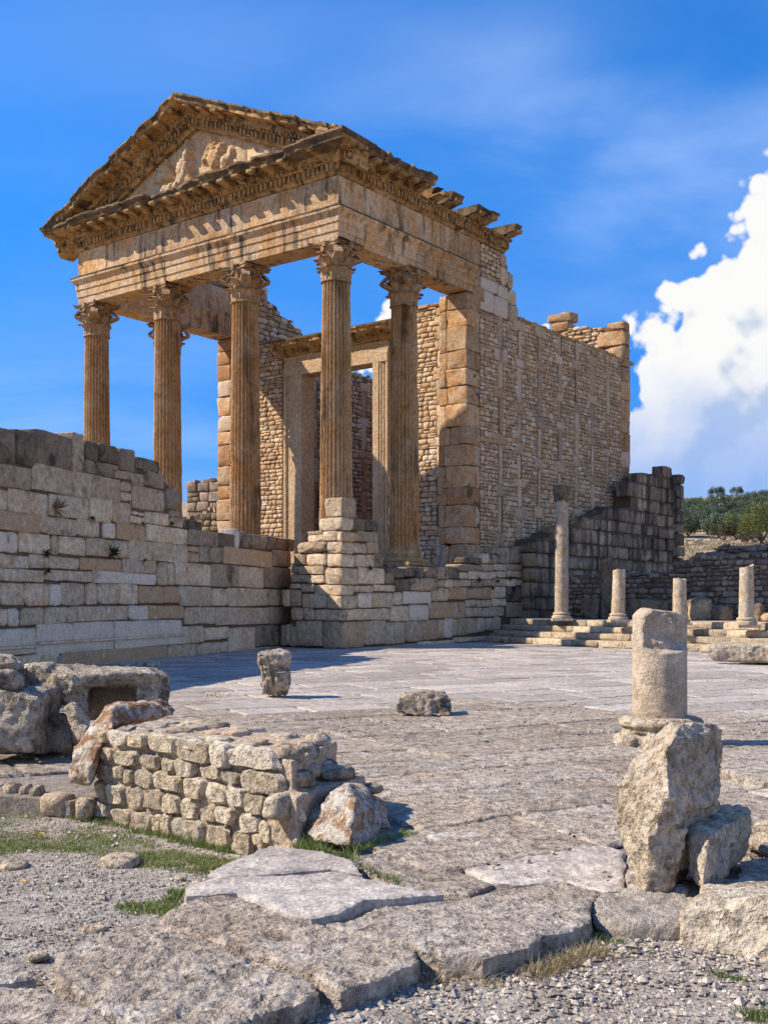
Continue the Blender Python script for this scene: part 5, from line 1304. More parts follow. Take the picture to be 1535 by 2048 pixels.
small_column(1212, 1118, 1236, 27, 'dark shaded column stump against the rubble wall behind the others', 5, Y=37.0, mat='ashdark', cut=.05)
# ================================================================== LOOSE STONES
def P3(lst): return [tuple(at(x, y, Y)) for x, y, Y in lst]
def hull_box(px0, px1, pyt, pyb, Y0, Y1, lift=0, bev=.03, j=.015, rr=rnd, skew=0):
    """block whose front face covers the given photo span at depth Y0"""
    a, b_ = at(px0, pyt, Y0), at(px1, pyb, Y0)
    return pbox(a.x, b_.x, Y0, Y1, b_.z + lift, a.z, bev, j, 0, rr)
rr = random.Random(50)
# ---- left heap
o = rock('stone_block', [hull_box(-70, 74, 1380, 1520, 8.6, 9.3, bev=.05, j=.03, rr=rr), P3([(-60, 1395, 8.7), (70, 1382, 8.8), (74, 1500, 8.6), (66, 1378, 9.2), (-60, 1376, 9.2), (-60, 1500, 8.7)])], M['rockdark'], .022, .03, 4, .008, 3)
tag(o, 'big dark squarish block at the left edge, lichen-spotted and upright', 'block')
o = rock('stone_block', [P3([(-60, 1345, 8.8), (20, 1342, 8.7), (44, 1352, 8.8), (42, 1378, 8.75), (-60, 1380, 8.7), (30, 1338, 9.2), (-60, 1335, 9.2), (44, 1370, 9.2)])], M['rockdark'], .02, .025, 5, .008, 4); tag(o, 'flat dark stone lying on top of the big block at the left edge', 'block')
o = rock('stone_block', [P3([(-60, 1322, 9.0), (5, 1314, 9.0), (30, 1326, 8.95), (34, 1340, 9.0), (-60, 1345, 8.9), (25, 1312, 9.4), (-60, 1310, 9.4), (52, 1328, 9.4), (50, 1340, 9.3)])], M['rockdark'], .02, .025, 5, .008, 5); tag(o, 'topmost dark rounded stone of the pile at the left edge', 'block')
o = rock('hollowed_block', [P3([(40, 1345, 9.3), (100, 1332, 9.2), (110, 1400, 9.2), (95, 1440, 9.25), (60, 1430, 9.3), (45, 1330, 9.9), (110, 1328, 9.9), (100, 1420, 9.8)]),
    P3([(100, 1345, 9.15), (150, 1342, 9.1), (142, 1410, 9.15), (108, 1402, 9.2), (110, 1328, 9.8), (150, 1328, 9.8), (140, 1420, 9.7)]),
    P3([(140, 1345, 9.1), (290, 1342, 9.25), (340, 1352, 9.5), (338, 1374, 9.5), (140, 1374, 9.1), (150, 1326, 9.9), (315, 1334, 10.2), (340, 1350, 10.2), (335, 1374, 10.1), (150, 1374, 9.9)]),
    P3([(270, 1360, 9.3), (338, 1360, 9.5), (342, 1412, 9.45), (330, 1440, 9.4), (280, 1430, 9.3), (272, 1400, 9.3), (335, 1370, 10.1), (338, 1430, 10.1), (285, 1430, 10.1)]),
    P3([(138, 1372, 9.14), (182, 1374, 9.2), (180, 1425, 9.25), (150, 1418, 9.2), (180, 1372, 9.9), (142, 1372, 9.8), (180, 1430, 9.9), (150, 1430, 9.8)]),
    P3([(170, 1360, 9.75), (285, 1360, 9.75), (285, 1440, 9.75), (170, 1440, 9.75), (170, 1360, 9.95), (285, 1360, 9.95), (285, 1440, 9.95), (170, 1440, 9.95)])],
    M['rockdark'], .022, .035, 4, .008, 6, chip=.015)
tag(o, 'long pale-topped ancient block with a rectangular hollow, lying in the left heap', 'block')
V = [at(174, 1364, 9.735), at(280, 1364, 9.735), at(280, 1440, 9.735), at(174, 1440, 9.735)]
mb = MB(); mb.add(V + [v + Vector((0, .02, 0)) for v in V], [(3, 2, 1, 0), (4, 5, 6, 7), (0, 1, 5, 4)], .5); q = mb.build('hollow_face', M['wallmortar'], None, False); q.parent = o; q.location = -o.location
o = rock('stone_block', [P3([(78, 1440, 9.0), (100, 1430, 9.0), (140, 1436, 9.0), (148, 1480, 8.95), (140, 1506, 8.9), (82, 1508, 8.9), (85, 1430, 9.5), (140, 1430, 9.5), (140, 1500, 9.5), (85, 1500, 9.5)])], M['rockdark'], .02, .03, 5, .008, 7); tag(o, 'round dark stone in the gap beneath the hollowed block', 'block')
o = rock('stone_block', [P3([(126, 1412, 8.7), (150, 1405, 8.7), (182, 1440, 8.7), (178, 1482, 8.6), (155, 1486, 8.6), (140, 1450, 8.7), (150, 1405, 9.1), (182, 1440, 9.1), (175, 1490, 9.0), (150, 1490, 9.0)])], M['rock'], .018, .02, 6, .007, 8); tag(o, 'grey and yellow wedge-shaped stone propping up the hollowed block', 'block')
o = rock('stone_slab', [hull_box(62, 121, 1312, 1334, 21.5, 22.2, rr=rr)], M['rock'], .03, .03, 5, .008, 9); tag(o, 'small pale flat stone behind the left heap near the shaded wall foot', 'stone')
o = rock('stone_slab', [hull_box(222, 306, 1326, 1339, 20.6, 21.4, rr=rr)], M['rock'], .03, .025, 5, .008, 10); tag(o, 'thin pale slab lying in front of the shaded wall above the hollowed block', 'stone')
# ---- orange lichen slab
o = rock('leaning_slab', [P3([(146, 1496, 7.0), (206, 1412, 7.35), (236, 1412, 7.4), (226, 1450, 7.05), (192, 1500, 6.92), (186, 1572, 6.9), (172, 1578, 6.9), (140, 1560, 6.95), (150, 1490, 7.25), (205, 1408, 7.6), (188, 1575, 7.2), (140, 1560, 7.2)]),
    P3([(198, 1414, 7.3), (238, 1408, 7.35), (325, 1404, 8.0), (350, 1420, 7.95), (345, 1432, 7.9), (222, 1452, 7.12), (240, 1404, 7.8), (325, 1402, 8.3), (350, 1425, 8.3), (225, 1460, 7.5)])], M['lichen'], .016, .022, 6, .007, 12)
tag(o, 'leaning white slab covered with rusty orange lichen at the left end of the rubble masonry', 'slab')
# ---- small rubble masonry stump
MWF = Frame((-1.81, 7.06, 0), (.736, -.677, 0), (-.677, -.736, 0))
ZB = lambda x, y: (120 + x * .4821, 1380 + y * .4821)
W0 = [Vector((-1.80, 7.08, 0)), Vector((-.467, 5.868, 0)), Vector((-.27, 6.75, 0)), Vector((-1.45, 7.9, 0))]
def prism(P, z0, z1, ins=.0):
    c = sum(P, Vector()) / len(P)
    return [(p.x, p.y, z0) for p in P] + [(p.x + (c.x - p.x) * ins, p.y + (c.y - p.y) * ins, z1) for p in P]
W1 = [Vector((-.62, 5.98, 0)), Vector((-.44, 5.78, 0)), Vector((-.10, 6.5, 0)), Vector((-.35, 6.8, 0))]
STUMP = rock('rubble_masonry', [prism(W0, -.25, .385, .01), prism(W1, -.2, .22)], M['wallmortar'], .016, .012, 9, .006, 13, loc=(-1.1, 6.7, -.15), facets=0)
tag(STUMP, 'low sunlit stump of rubble masonry with rounded pale stones set in pink mortar', 'masonry')
def rel(o_, parent): o_.location = o_.location - parent.location; o_.parent = parent; return o_
stones = [(147, 193, 165, 218), (205, 285, 168, 235), (288, 360, 180, 242), (366, 480, 182, 262), (484, 632, 205, 305), (634, 705, 218, 325), (707, 900, 235, 328),
 (150, 220, 232, 292), (224, 320, 254, 322), (332, 404, 264, 330), (420, 482, 288, 336), (478, 558, 292, 360), (575, 662, 315, 372), (676, 742, 338, 392), (746, 928, 335, 438),
 (148, 212, 302, 375), (216, 268, 316, 368), (266, 306, 328, 386), (306, 378, 334, 406), (386, 508, 344, 418), (520, 596, 362, 456), (598, 690, 384, 474), (696, 758, 402, 486), (762, 856, 430, 524), (862, 1000, 445, 540),
 (150, 192, 380, 458), (196, 262, 388, 478), (274, 342, 398, 502), (346, 424, 412, 502), (426, 496, 432, 512), (500, 568, 452, 540), (590, 645, 478, 545), (648, 714, 488, 562), (740, 824, 520, 602), (830, 880, 538, 640),
 (122, 200, 470, 528), (66, 116, 450, 522), (215, 296, 490, 568), (298, 378, 508, 602), (386, 420, 520, 590), (422, 464, 516, 608), (468, 596, 530, 645), (604, 700, 562, 668), (714, 792, 584, 692), (800, 850, 600, 650), (852, 930, 560, 640)]
def facestone(fr, x0, x1, yt, yb, conv, seed, prot=.03, mat='wallstone', parent=STUMP):
    xm, ym = (x0 + x1) / 2, (yt + yb) / 2; u0, w = fr.px(*conv(x0, ym)); u1, _ = fr.px(*conv(x1, ym)); wt = fr.px(*conv(xm, yt))[1]; wb = fr.px(*conv(xm, yb))[1]
    r2 = random.Random(seed); nu, nw = 13, 11; P = []; au, aw = (u1 - u0) / 2 * 1.02, (wt - wb) / 2 * 1.0; cu, cw = (u0 + u1) / 2, (wt + wb) / 2
    pw = r2.uniform(3.2, 6.5)
    skew = r2.uniform(-.18, .18); tap = r2.uniform(-.22, .22)
    for i in range(nw):
        for j in range(nu):
            a, b_ = j / (nu - 1) * 2 - 1, i / (nw - 1) * 2 - 1
            e = (abs(a) ** pw + abs(b_) ** pw) ** (1 / pw); m = max(abs(a), abs(b_))
            if e > 1e-6: a, b_ = a * m / e, b_ * m / e
            h = min(1, max(0, 1 - m) * 5) ** 1.2
            P.append((cu + au * a * (1 + tap * b_) + skew * b_ * aw * .5, cw + aw * b_, -.02 + (prot + .02) * h ** .5))
    A = np.array(P); nz = fbm(A + seed, 16, 3, seed); n2 = fbm(A + seed, 45, 3, seed + 1)
    n3 = np.stack([fbm(A + seed, 12, 2, seed + 5), fbm(A + seed, 12, 2, seed + 6)], 1) * .016
    V = []
    for k, (u, w_, n) in enumerate(P):
        V.append(fr.p(u + n3[k, 0], w_ + n3[k, 1], n + nz[k] * .014 + n2[k] * .008))
    Fc = [(i * nu + j, i * nu + j + 1, (i + 1) * nu + j + 1, (i + 1) * nu + j) for i in range(nw - 1) for j in range(nu - 1)]
    c = fr.p(cu, cw); me = mesh('masonry_stone', [v - c for v in V], Fc, True, r2.random(), 38); o_ = link('masonry_stone', me, None, M[mat], c); return rel(o_, parent)
for i, s in enumerate(stones): facestone(MWF, *s, ZB, 100 + i, prot=(.018 if i < 7 else .006) + .007 * (i % 3))
def nugget(name, c, r3, mat, seed, sub=3, rot=0.0, parent=None, amp=.22, box=3.0):
    """faceted rough stone of radii r3"""
    bm = bmesh.new(); bmesh.ops.create_icosphere(bm, subdivisions=sub, radius=1); P = np.array([tuple(v.co) for v in bm.verts]); fs = [tuple(v.index for v in f.verts) for f in bm.faces]; bm.free()
    e = (np.abs(P) ** box).sum(1) ** (1 / box); P = P / e[:, None]
    P = P * (1 + fbm(P + seed * 3.3, 1.3, 3, seed) * amp + fbm(P + seed, 5, 3, seed + 2) * amp * .35)[:, None]
    P = P * np.array(r3); ca, sa = math.cos(rot), math.sin(rot); X = P[:, 0] * ca - P[:, 1] * sa; Y = P[:, 0] * sa + P[:, 1] * ca; P[:, 0], P[:, 1] = X, Y
    o_ = link(name, mesh(name, P, fs, True, random.Random(seed).random(), 60), None, M[mat], Vector(c))
    if parent: rel(o_, parent)
    return o_
# right-hand return and broken core
for i, (px, py, Y, a, b_, h, mt) in enumerate([(582, 1508, 6.05, .085, .07, .05, 'rockdark'), (618, 1500, 6.3, .06, .09, .05, 'rockdark'), (636, 1486, 6.6, .055, .09, .06, 'rockdark'), (596, 1560, 6.0, .095, .08, .055, 'rockdark'), (672, 1546, 6.35, .12, .08, .045, 'rockdark'), (742, 1577, 6.5, .07, .06, .03, 'rockdark'),
        (560, 1612, 5.86, .09, .07, .07, 'wallstone'), (640, 1530, 6.55, .09, .08, .04, 'rockdark'), (605, 1540, 6.25, .1, .1, .05, 'wallmortar'), (690, 1585, 6.2, .12, .12, .05, 'wallmortar'), (598, 1600, 5.95, .07, .06, .07, 'wallmortar')]):
    nugget('masonry_stone', at(px, py, Y), (a, b_, h), mt, 300 + i, 3, rr.uniform(0, 3), STUMP)
# flat stones over the top
for i in range(34):
    s, t = rr.random(), rr.random(); a = W0[0].lerp(W0[1], s); b_ = W0[3].lerp(W0[2], s); p = a.lerp(b_, t)
    nugget('masonry_stone', (p.x, p.y, .388 + rr.uniform(-.012, .006)), (rr.uniform(.05, .11), rr.uniform(.05, .1), rr.uniform(.015, .034)), rr.choice(['wallstone', 'rock', 'wallstone', 'wallmortar']), 340 + i, 3, rr.uniform(0, 3), STUMP)
# ---- boulder at the stump's foot
o = rock('boulder', [P3([(692, 1566, 5.95), (655, 1585, 5.9), (612, 1632, 5.85), (602, 1665, 5.8), (640, 1690, 5.62), (690, 1698, 5.5), (712, 1600, 5.7), (735, 1690, 5.7), (782, 1640, 6.0), (772, 1612, 6.1), (735, 1578, 6.1), (700, 1570, 6.25), (780, 1660, 6.1), (620, 1660, 6.2)])], M['lichenpale'], .013, .022, 6, .009, 22, chip=.02)
tag(o, 'rounded boulder with rusty lichen sitting in grass at the right foot of the masonry stump', 'boulder')
# ---- pieces standing on the square
o = rock('capital_fragment', [P3([(512, 1306, 14.6), (586, 1302, 14.6), (588, 1330, 14.6), (514, 1334, 14.6), (516, 1300, 15.1), (584, 1300, 15.1), (586, 1330, 15.1), (512, 1334, 15.1)]), P3([(516, 1325, 14.62), (584, 1325, 14.62), (578, 1392, 14.7), (522, 1392, 14.7), (520, 1325, 15.1), (584, 1325, 15.1), (576, 1386, 15.05), (522, 1386, 15.05)]),
    P3([(520, 1335, 14.55), (545, 1333, 14.55), (545, 1375, 14.6), (522, 1370, 14.6), (530, 1350, 14.7)]), P3([(550, 1345, 14.52), (580, 1338, 14.55), (578, 1380, 14.6), (552, 1378, 14.6), (560, 1350, 14.7)])], M['rockdark'], .02, .04, 5, .012, 31, chip=.05)
tag(o, 'worn carved capital fragment standing upright alone on the pavement', 'capital')
o = rock('stone_fragment', [P3([(792, 1410, 12.2), (806, 1386, 12.3), (868, 1384, 12.25), (898, 1392, 12.3), (904, 1412, 12.2), (900, 1430, 12.1), (838, 1431, 12.1), (796, 1422, 12.15), (806, 1382, 12.7), (888, 1382, 12.7), (900, 1420, 12.6), (800, 1418, 12.6)])], M['rockdark'], .018, .035, 5, .01, 32, chip=.03)
tag(o, 'jagged low stone fragment lying alone in the middle of the square', 'stone')
o = rock('cornice_fragment', [P3([(1410, 1300, 22.8), (1422, 1288, 22.8), (1600, 1290, 22.2), (1600, 1330, 22.2), (1426, 1322, 22.8), (1428, 1310, 22.8), (1430, 1284, 23.4), (1600, 1286, 23.0), (1600, 1325, 23.0), (1430, 1320, 23.4)])], M['rock'], .035, .03, 4, .01, 33); tag(o, 'long pale rectangular block lying below the steps at the right edge', 'block')
# carved blocks along the back of the terrace
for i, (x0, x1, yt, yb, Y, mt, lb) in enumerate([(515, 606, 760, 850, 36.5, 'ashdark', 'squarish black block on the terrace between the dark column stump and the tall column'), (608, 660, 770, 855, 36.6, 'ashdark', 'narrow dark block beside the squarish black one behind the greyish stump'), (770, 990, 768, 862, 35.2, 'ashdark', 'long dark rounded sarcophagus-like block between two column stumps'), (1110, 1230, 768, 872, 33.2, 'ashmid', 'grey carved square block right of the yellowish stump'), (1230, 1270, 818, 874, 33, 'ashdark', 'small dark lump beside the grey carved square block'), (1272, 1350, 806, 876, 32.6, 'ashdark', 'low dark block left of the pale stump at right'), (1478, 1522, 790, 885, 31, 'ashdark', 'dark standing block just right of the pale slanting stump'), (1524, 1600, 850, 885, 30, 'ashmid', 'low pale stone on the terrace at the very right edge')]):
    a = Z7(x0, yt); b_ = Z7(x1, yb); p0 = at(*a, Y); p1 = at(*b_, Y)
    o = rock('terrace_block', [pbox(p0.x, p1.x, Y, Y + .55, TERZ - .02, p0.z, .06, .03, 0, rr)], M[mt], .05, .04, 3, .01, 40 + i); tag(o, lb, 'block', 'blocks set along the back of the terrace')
# blocks at the inner corner, beside the steps
# ---- the broken drum on its base
def drum():
    Y = 9.8; R = .232; c = gnd(1318, 1210 + EYE * F / Y); e = empty('column_drum', c)
    tag(e, 'thick broken column drum with its upper front face split off, standing on a moulded base', 'column')
    z0, z1 = .235, 1.155; n = 96; rings = 90; V = []
    for i in range(rings):
        z = z0 + (z1 - z0) * i / (rings - 1)
        for k in range(n):
            a = 2 * math.pi * k / n; V.append((R * math.cos(a), R * math.sin(a), z))
    nin = 16
    for i in range(1, nin + 1):
        for k in range(n):
            a = 2 * math.pi * k / n; r = R * (1 - i / nin * .98); V.append((r * math.cos(a), r * math.sin(a), z1))
    P = np.array(V); tot = rings + nin
    r0 = np.hypot(P[:, 0], P[:, 1])
    # rounded, broken top
    P[:, 2] += np.where(P[:, 2] > z1 - .12, (-.07 * (r0 / R) ** 4 + fbm(P, 7, 3, 4) * .025) * np.clip((P[:, 2] - z1 + .12) / .12, 0, 1), 0)
    P[:, 2] -= np.clip(P[:, 2] - 1.0, 0, 1) * np.clip(P[:, 0] / R, -1, 1) * .18
    nrm = np.array([.28, -.96]); d = P[:, 0] * nrm[0] + P[:, 1] * nrm[1]
    tpos = P[:, 0] / R
    zc = .775 + .05 * np.abs(tpos + .2) - .02 * tpos + fbm(P, 9, 2, 7) * .012
    lim = R * (.50 - .12 * np.clip((P[:, 2] - zc) / .4, 0, 1)) + fbm(P, 7, 4, 9) * .06 + ridge(P, 11, 3, 3) * .008
    k = np.clip((P[:, 2] - zc) / .035, 0, 1); over = np.clip(d - lim, 0, 1) * k
    P[:, 0] -= nrm[0] * over; P[:, 1] -= nrm[1] * over
    w = fbm(P, 6, 3, 12) * .004 + fbm(P, 30, 2, 13) * .0015; P[:, :2] *= (1 + w / R)[:, None]
    chipb = np.clip(.03 - (P[:, 2] - z0), 0, 1) * np.clip(fbm(P, 14, 2, 15) + .1, 0, 1); P[:, :2] *= (1 - chipb * 4)[:, None]
    Fc = [(l * n + i, l * n + (i + 1) % n, (l + 1) * n + (i + 1) % n, (l + 1) * n + i) for l in range(tot - 1) for i in range(n)]
    link('shaft', mesh('shaft', P, Fc, True, .5), e, M['drum'])
    pr = [(.40, -.02), (.405, .03), (.40, .065), (.375, .085), (.355, .09), (.345, .10), (.335, .125), (.33, .135), (.335, .15), (.355, .155), (.365, .17), (.367, .195), (.355, .215), (.33, .228), (.25, .235), (.2, .235)]
    Vb, Fb = lathe(pr, 72); Pb = np.array([tuple(v) for v in Vb]); ang = np.arctan2(Pb[:, 1], Pb[:, 0])
    ch = np.clip(fbm(Pb, 4, 3, 18) - .12, 0, 1) * .22 + np.clip(.25 - np.abs(ang + 2.35), 0, 1) * .35 * (Pb[:, 2] < .11)
    rr0 = np.hypot(Pb[:, 0], Pb[:, 1]); kk = 1 + (fbm(Pb, 10, 3, 19) * .010 - ch * (rr0 > .3)) / rr0; Pb[:, 0] *= kk; Pb[:, 1] *= kk
    link('base', mesh('base', Pb, Fb, True, .5), e, M['rock'])
drum()
# ---- right foreground stones
o = rock('standing_rock', [P3([(1330, 1440, 5.0), (1352, 1452, 4.85), (1404, 1441, 5.05), (1418, 1456, 5.02), (1440, 1457, 5.15), (1444, 1485, 5.1), (1442, 1570, 5.05), (1436, 1612, 5.0), (1374, 1632, 4.72), (1345, 1600, 4.62), (1340, 1500, 4.68), (1300, 1475, 4.95), (1262, 1515, 4.98), (1300, 1620, 4.8), (1340, 1445, 5.3), (1436, 1460, 5.35), (1436, 1600, 5.3), (1290, 1560, 5.25)]),
    P3([(1262, 1512, 4.95), (1236, 1552, 4.98), (1229, 1592, 4.96), (1236, 1645, 4.9), (1252, 1700, 4.86), (1310, 1700, 4.70), (1372, 1640, 4.68), (1345, 1560, 4.64), (1300, 1510, 4.8), (1300, 1520, 5.25), (1250, 1600, 5.15), (1262, 1690, 5.1), (1360, 1680, 5.1)]),
    P3([(1244, 1660, 4.9), (1262, 1715, 4.84), (1272, 1768, 4.80), (1292, 1815, 4.74), (1298, 1824, 4.74), (1340, 1814, 4.72), (1358, 1800, 4.75), (1368, 1730, 4.72), (1385, 1660, 4.72), (1300, 1670, 4.66), (1290, 1740, 4.70), (1262, 1700, 5.1), (1300, 1810, 5.0), (1360, 1790, 5.0), (1370, 1670, 5.1)]),
    P3([(1350, 1580, 4.72), (1440, 1560, 5.1), (1442, 1650, 5.1), (1390, 1740, 4.85), (1362, 1760, 4.78), (1350, 1590, 5.2), (1445, 1650, 5.3), (1385, 1745, 5.2)])],
    M['rock'], .011, .016, 6, .010, 51, chip=.015, facets=24)
tag(o, 'tall craggy pale rock standing upright in the right foreground', 'rock')
o = rock('wedge_block', [P3([(1372, 1652, 4.82), (1418, 1664, 4.66), (1508, 1624, 5.2), (1496, 1606, 5.4), (1444, 1604, 5.3), (1372, 1755, 4.74), (1408, 1790, 4.6), (1436, 1774, 4.72), (1500, 1700, 5.15), (1504, 1660, 5.2), (1440, 1770, 5.2), (1385, 1700, 5.2)])], M['rock'], .012, .010, 6, .009, 52, chip=.01, facets=30)
tag(o, 'tilted chiselled wedge-shaped block leaning against the tall craggy rock', 'block')
o = rock('stone_block', [P3([(1347, 1935, 4.22), (1560, 1975, 3.95), (1800, 1990, 3.9), (1350, 1822, 4.26), (1376, 1790, 4.34), (1560, 1800, 4.06), (1800, 1800, 3.98), (1430, 1757, 4.85), (1560, 1738, 5.0), (1800, 1725, 5.1), (1400, 1900, 4.8), (1800, 1850, 5.0)])], M['rock'], .016, .012, 5, .007, 53, chip=.01)
tag(o, 'large grey flat-topped block in the lower right corner', 'block')
o = rock('stone_block', [P3([(1480, 1660, 5.5), (1500, 1648, 5.6), (1560, 1642, 5.6), (1640, 1650, 5.5), (1640, 1710, 5.3), (1540, 1718, 5.2), (1490, 1695, 5.35), (1520, 1640, 6.0), (1640, 1640, 6.0), (1500, 1690, 5.9), (1640, 1700, 5.9)])], M['rock'], .018, .03, 6, .009, 54, chip=.02); tag(o, 'rounded pale stone at the right edge behind the big grey block', 'stone')
nugget('small_stone', gnd(1228, 1850, -.1), (.075, .06, .055), 'rock', 61, 4); tag(bpy.data.objects['small_stone'], 'small white stone in the grass left of the flat pink stone', 'stone')
o = nugget('small_stone', gnd(1300, 1872, -.12), (.12, .08, .07), 'wallstone', 62, 4); tag(o, 'flat pinkish stone at the foot of the tall craggy rock', 'stone')
o = nugget('small_stone', gnd(1190, 1830, -.12) + Vector((0, .25, 0)), (.05, .05, .05), 'wallstone', 63, 3); tag(o, 'brown lump wedged between the cracked slab and the tall rock', 'stone')
o = rock('earth_mound', [[tuple(gnd(x, y, z)) for x, y, z in ((1180, 1835, -.04), (1195, 1795, -.02), (1260, 1775, -.01), (1380, 1780, .0), (1370, 1850, -.02), (1260, 1850, -.03), (1190, 1855, -.07), (1370, 1900, -.11), (1240, 1890, -.11), (1200, 1780, -.2), (1380, 1780, -.2))]], M['gravel'], .016, .02, 6, .01, 55, facets=0); tag(o, 'patch of crumbled earth and mortar under the tall craggy rock', 'earth')
free_slab('paving_slab', [(1442, 1522), (1480, 1508), (1560, 1514), (1760, 1540), (1760, 1580), (1535, 1556), (1470, 1546), (1444, 1536)], .075, .14, cell=.02, tint=.6, parent=PAVE, seed=99, pit=.4)
free_slab('paving_slab', [(1478, 1720), (1600, 1700), (1900, 1700), (1900, 1800), (1640, 1790), (1480, 1768)], .03, .12, cell=.025, tint=.6, parent=PAVE, seed=98, pit=.4)
# kerb stones at the left
rk = random.Random(4)
for i, (x0, x1, yt, yb) in enumerate([(-30, 0, 1572, 1612), (3, 33, 1570, 1616), (38, 56, 1574, 1618), (60, 80, 1575, 1622), (82, 140, 1590, 1632), (150, 184, 1600, 1640)]):
    Y = (EYE + .14) * F / ((yb + 2) - HY); a = at(x0, yt, Y); b_ = at(x1, yb, Y)
    o = nugget('kerb_stone', ((a.x + b_.x) / 2, Y + .06, (a.z + b_.z) / 2), ((b_.x - a.x) / 2 * 1.05, .09, (a.z - b_.z) / 2 * 1.1), 'wallstone' if i != 4 else 'wallmortar', 70 + i, 3, rk.uniform(-.2, .2), box=3.5)
    lb = ['kerb stone at the left picture edge', 'wide white kerb stone second from the left edge', 'thin white kerb stone leaning beside the wide one', 'pointed white kerb stone next to the pink one', 'long low pink kerb stone set in mortar', 'rounded kerb stone against the masonry stump'][i]
    tag(o, lb + ' above the grass', 'kerb stone', 'kerb stones along the pavement edge')
# embedded flat stones and single pebbles in the gravel
for i, (x, y, w, lb) in enumerate([(240, 1728, 40, 'flat pale stone half buried in the gravel near the grass'), (30, 1735, 28, 'thin flat pale stone at the left edge of the gravel'), (76, 1916, 20, 'angular white stone beside the near corner of the pitted slab'), (361, 1757, 11, 'small pink pebble at the tip of the smooth slab'), (186, 1862, 22, 'flat grey stone in the gravel above the pitted slab'), (1440, 1955, 6, 'tiny white stone under the large grey block')]):
    p = ggnd(x, y); r = w / F * p.y
    o = nugget('flat_stone', (p.x, p.y, p.z + r * .12), (r, r * 1.2, r * .38), 'rock' if i != 3 else 'wallstone', 80 + i, 3, .3 * i, amp=.15); tag(o, lb, 'stone')

# ================================================================== GRAVEL, GRASS, PLANTS
FSP = [[tuple(gnd(x, y)[:2]) for x, y in s[1]] for s in FS]
def ground_pts(rs_, n, xr, yr, test=None):
    out = []
    while len(out) < n:
        Y = rs_.uniform(*yr) ; X = rs_.uniform(-1, 1) * (.36 * Y + .25) if xr is None else rs_.uniform(*xr)
        if inpoly(X, Y, PL) or any(inpoly(X, Y, q) for q in FSP): continue
        if test and not test(X, Y): continue
        out.append((X, Y))
    return out
def pebbles():
    rs_ = random.Random(3); N = 15000; pts = []
    pts = ground_pts(rs_, N, None, (2.9, 7.6))
    A = np.array(pts); Z = gzy(A[:, 1]) + fbm(np.concatenate([A, np.zeros((len(A), 1))], 1), 1.3, 3, 5) * .018
    base = np.array([(1, 0, 0), (-1, 0, 0), (0, 1, 0), (0, -1, 0), (0, 0, 1), (0, 0, -1)], float); fc = np.array([(0, 2, 4), (2, 1, 4), (1, 3, 4), (3, 0, 4), (2, 0, 5), (1, 2, 5), (3, 1, 5), (0, 3, 5)])
    rg = np.random.RandomState(2); s = .004 + .006 * rg.rand(N) ** 2 + (rg.rand(N) > .92) * rg.rand(N) * .012
    # coarser chips in the lower right
    s = s * np.where((A[:, 1] < 4.3) & (A[:, 0] > -.6), 1.35, 1.0)
    V = base[None] * (1 + rg.uniform(-.3, .3, (N, 6, 3))) + rg.uniform(-.2, .2, (N, 6, 3)); V = V * s[:, None, None] * np.array([1, 1, .62])
    a = rg.rand(N) * 6.28; ca, sa = np.cos(a)[:, None], np.sin(a)[:, None]
    X = V[:, :, 0] * ca - V[:, :, 1] * sa; Y = V[:, :, 0] * sa + V[:, :, 1] * ca
    V = np.stack([X + A[:, 0:1], Y + A[:, 1:2], V[:, :, 2] + (Z + s * .35)[:, None]], 2).reshape(-1, 3)
    Fc = (fc[None] + (np.arange(N) * 6)[:, None, None]).reshape(-1, 3); t = np.repeat(rg.rand(N), 8)
    me = bpy.data.meshes.new('pebbles'); me.from_pydata(V.tolist(), [], Fc.tolist()); at_ = me.attributes.new('tint', 'FLOAT', 'FACE'); at_.data.foreach_set('value', t)
    o = link('pebbles', me, None, M['pebble']); tag(o, 'pale loose pebbles and stone chips covering the gravel path', 'pebbles', kind='stuff')
pebbles()
def chips():
    # loose chips lying on the rough part of the paving and on the masonry stump
    rs_ = random.Random(12); mb = MB()
    for _ in range(900):
        Y = rs_.uniform(4.0, 13) ; X = rs_.uniform(-.34, .34) * Y
        if not inpoly(X, Y, PL): continue
        if float(fbm(np.array([[X, Y, 0.]]), 1.1, 2, 9)[0]) < .0: continue
        s = rs_.uniform(.004, .013) * (1 + .06 * Y); mb.box((X, Y, s * .3), s * 1.4, s, s * .7, rs_.random(), Matrix.Rotation(rs_.uniform(0, 3), 3, 'Z'), s * .3)
    o = mb.build('stone_chips', M['pebble'], None); tag(o, 'small stone chips scattered over the worn paving', 'chips', kind='stuff')
chips()
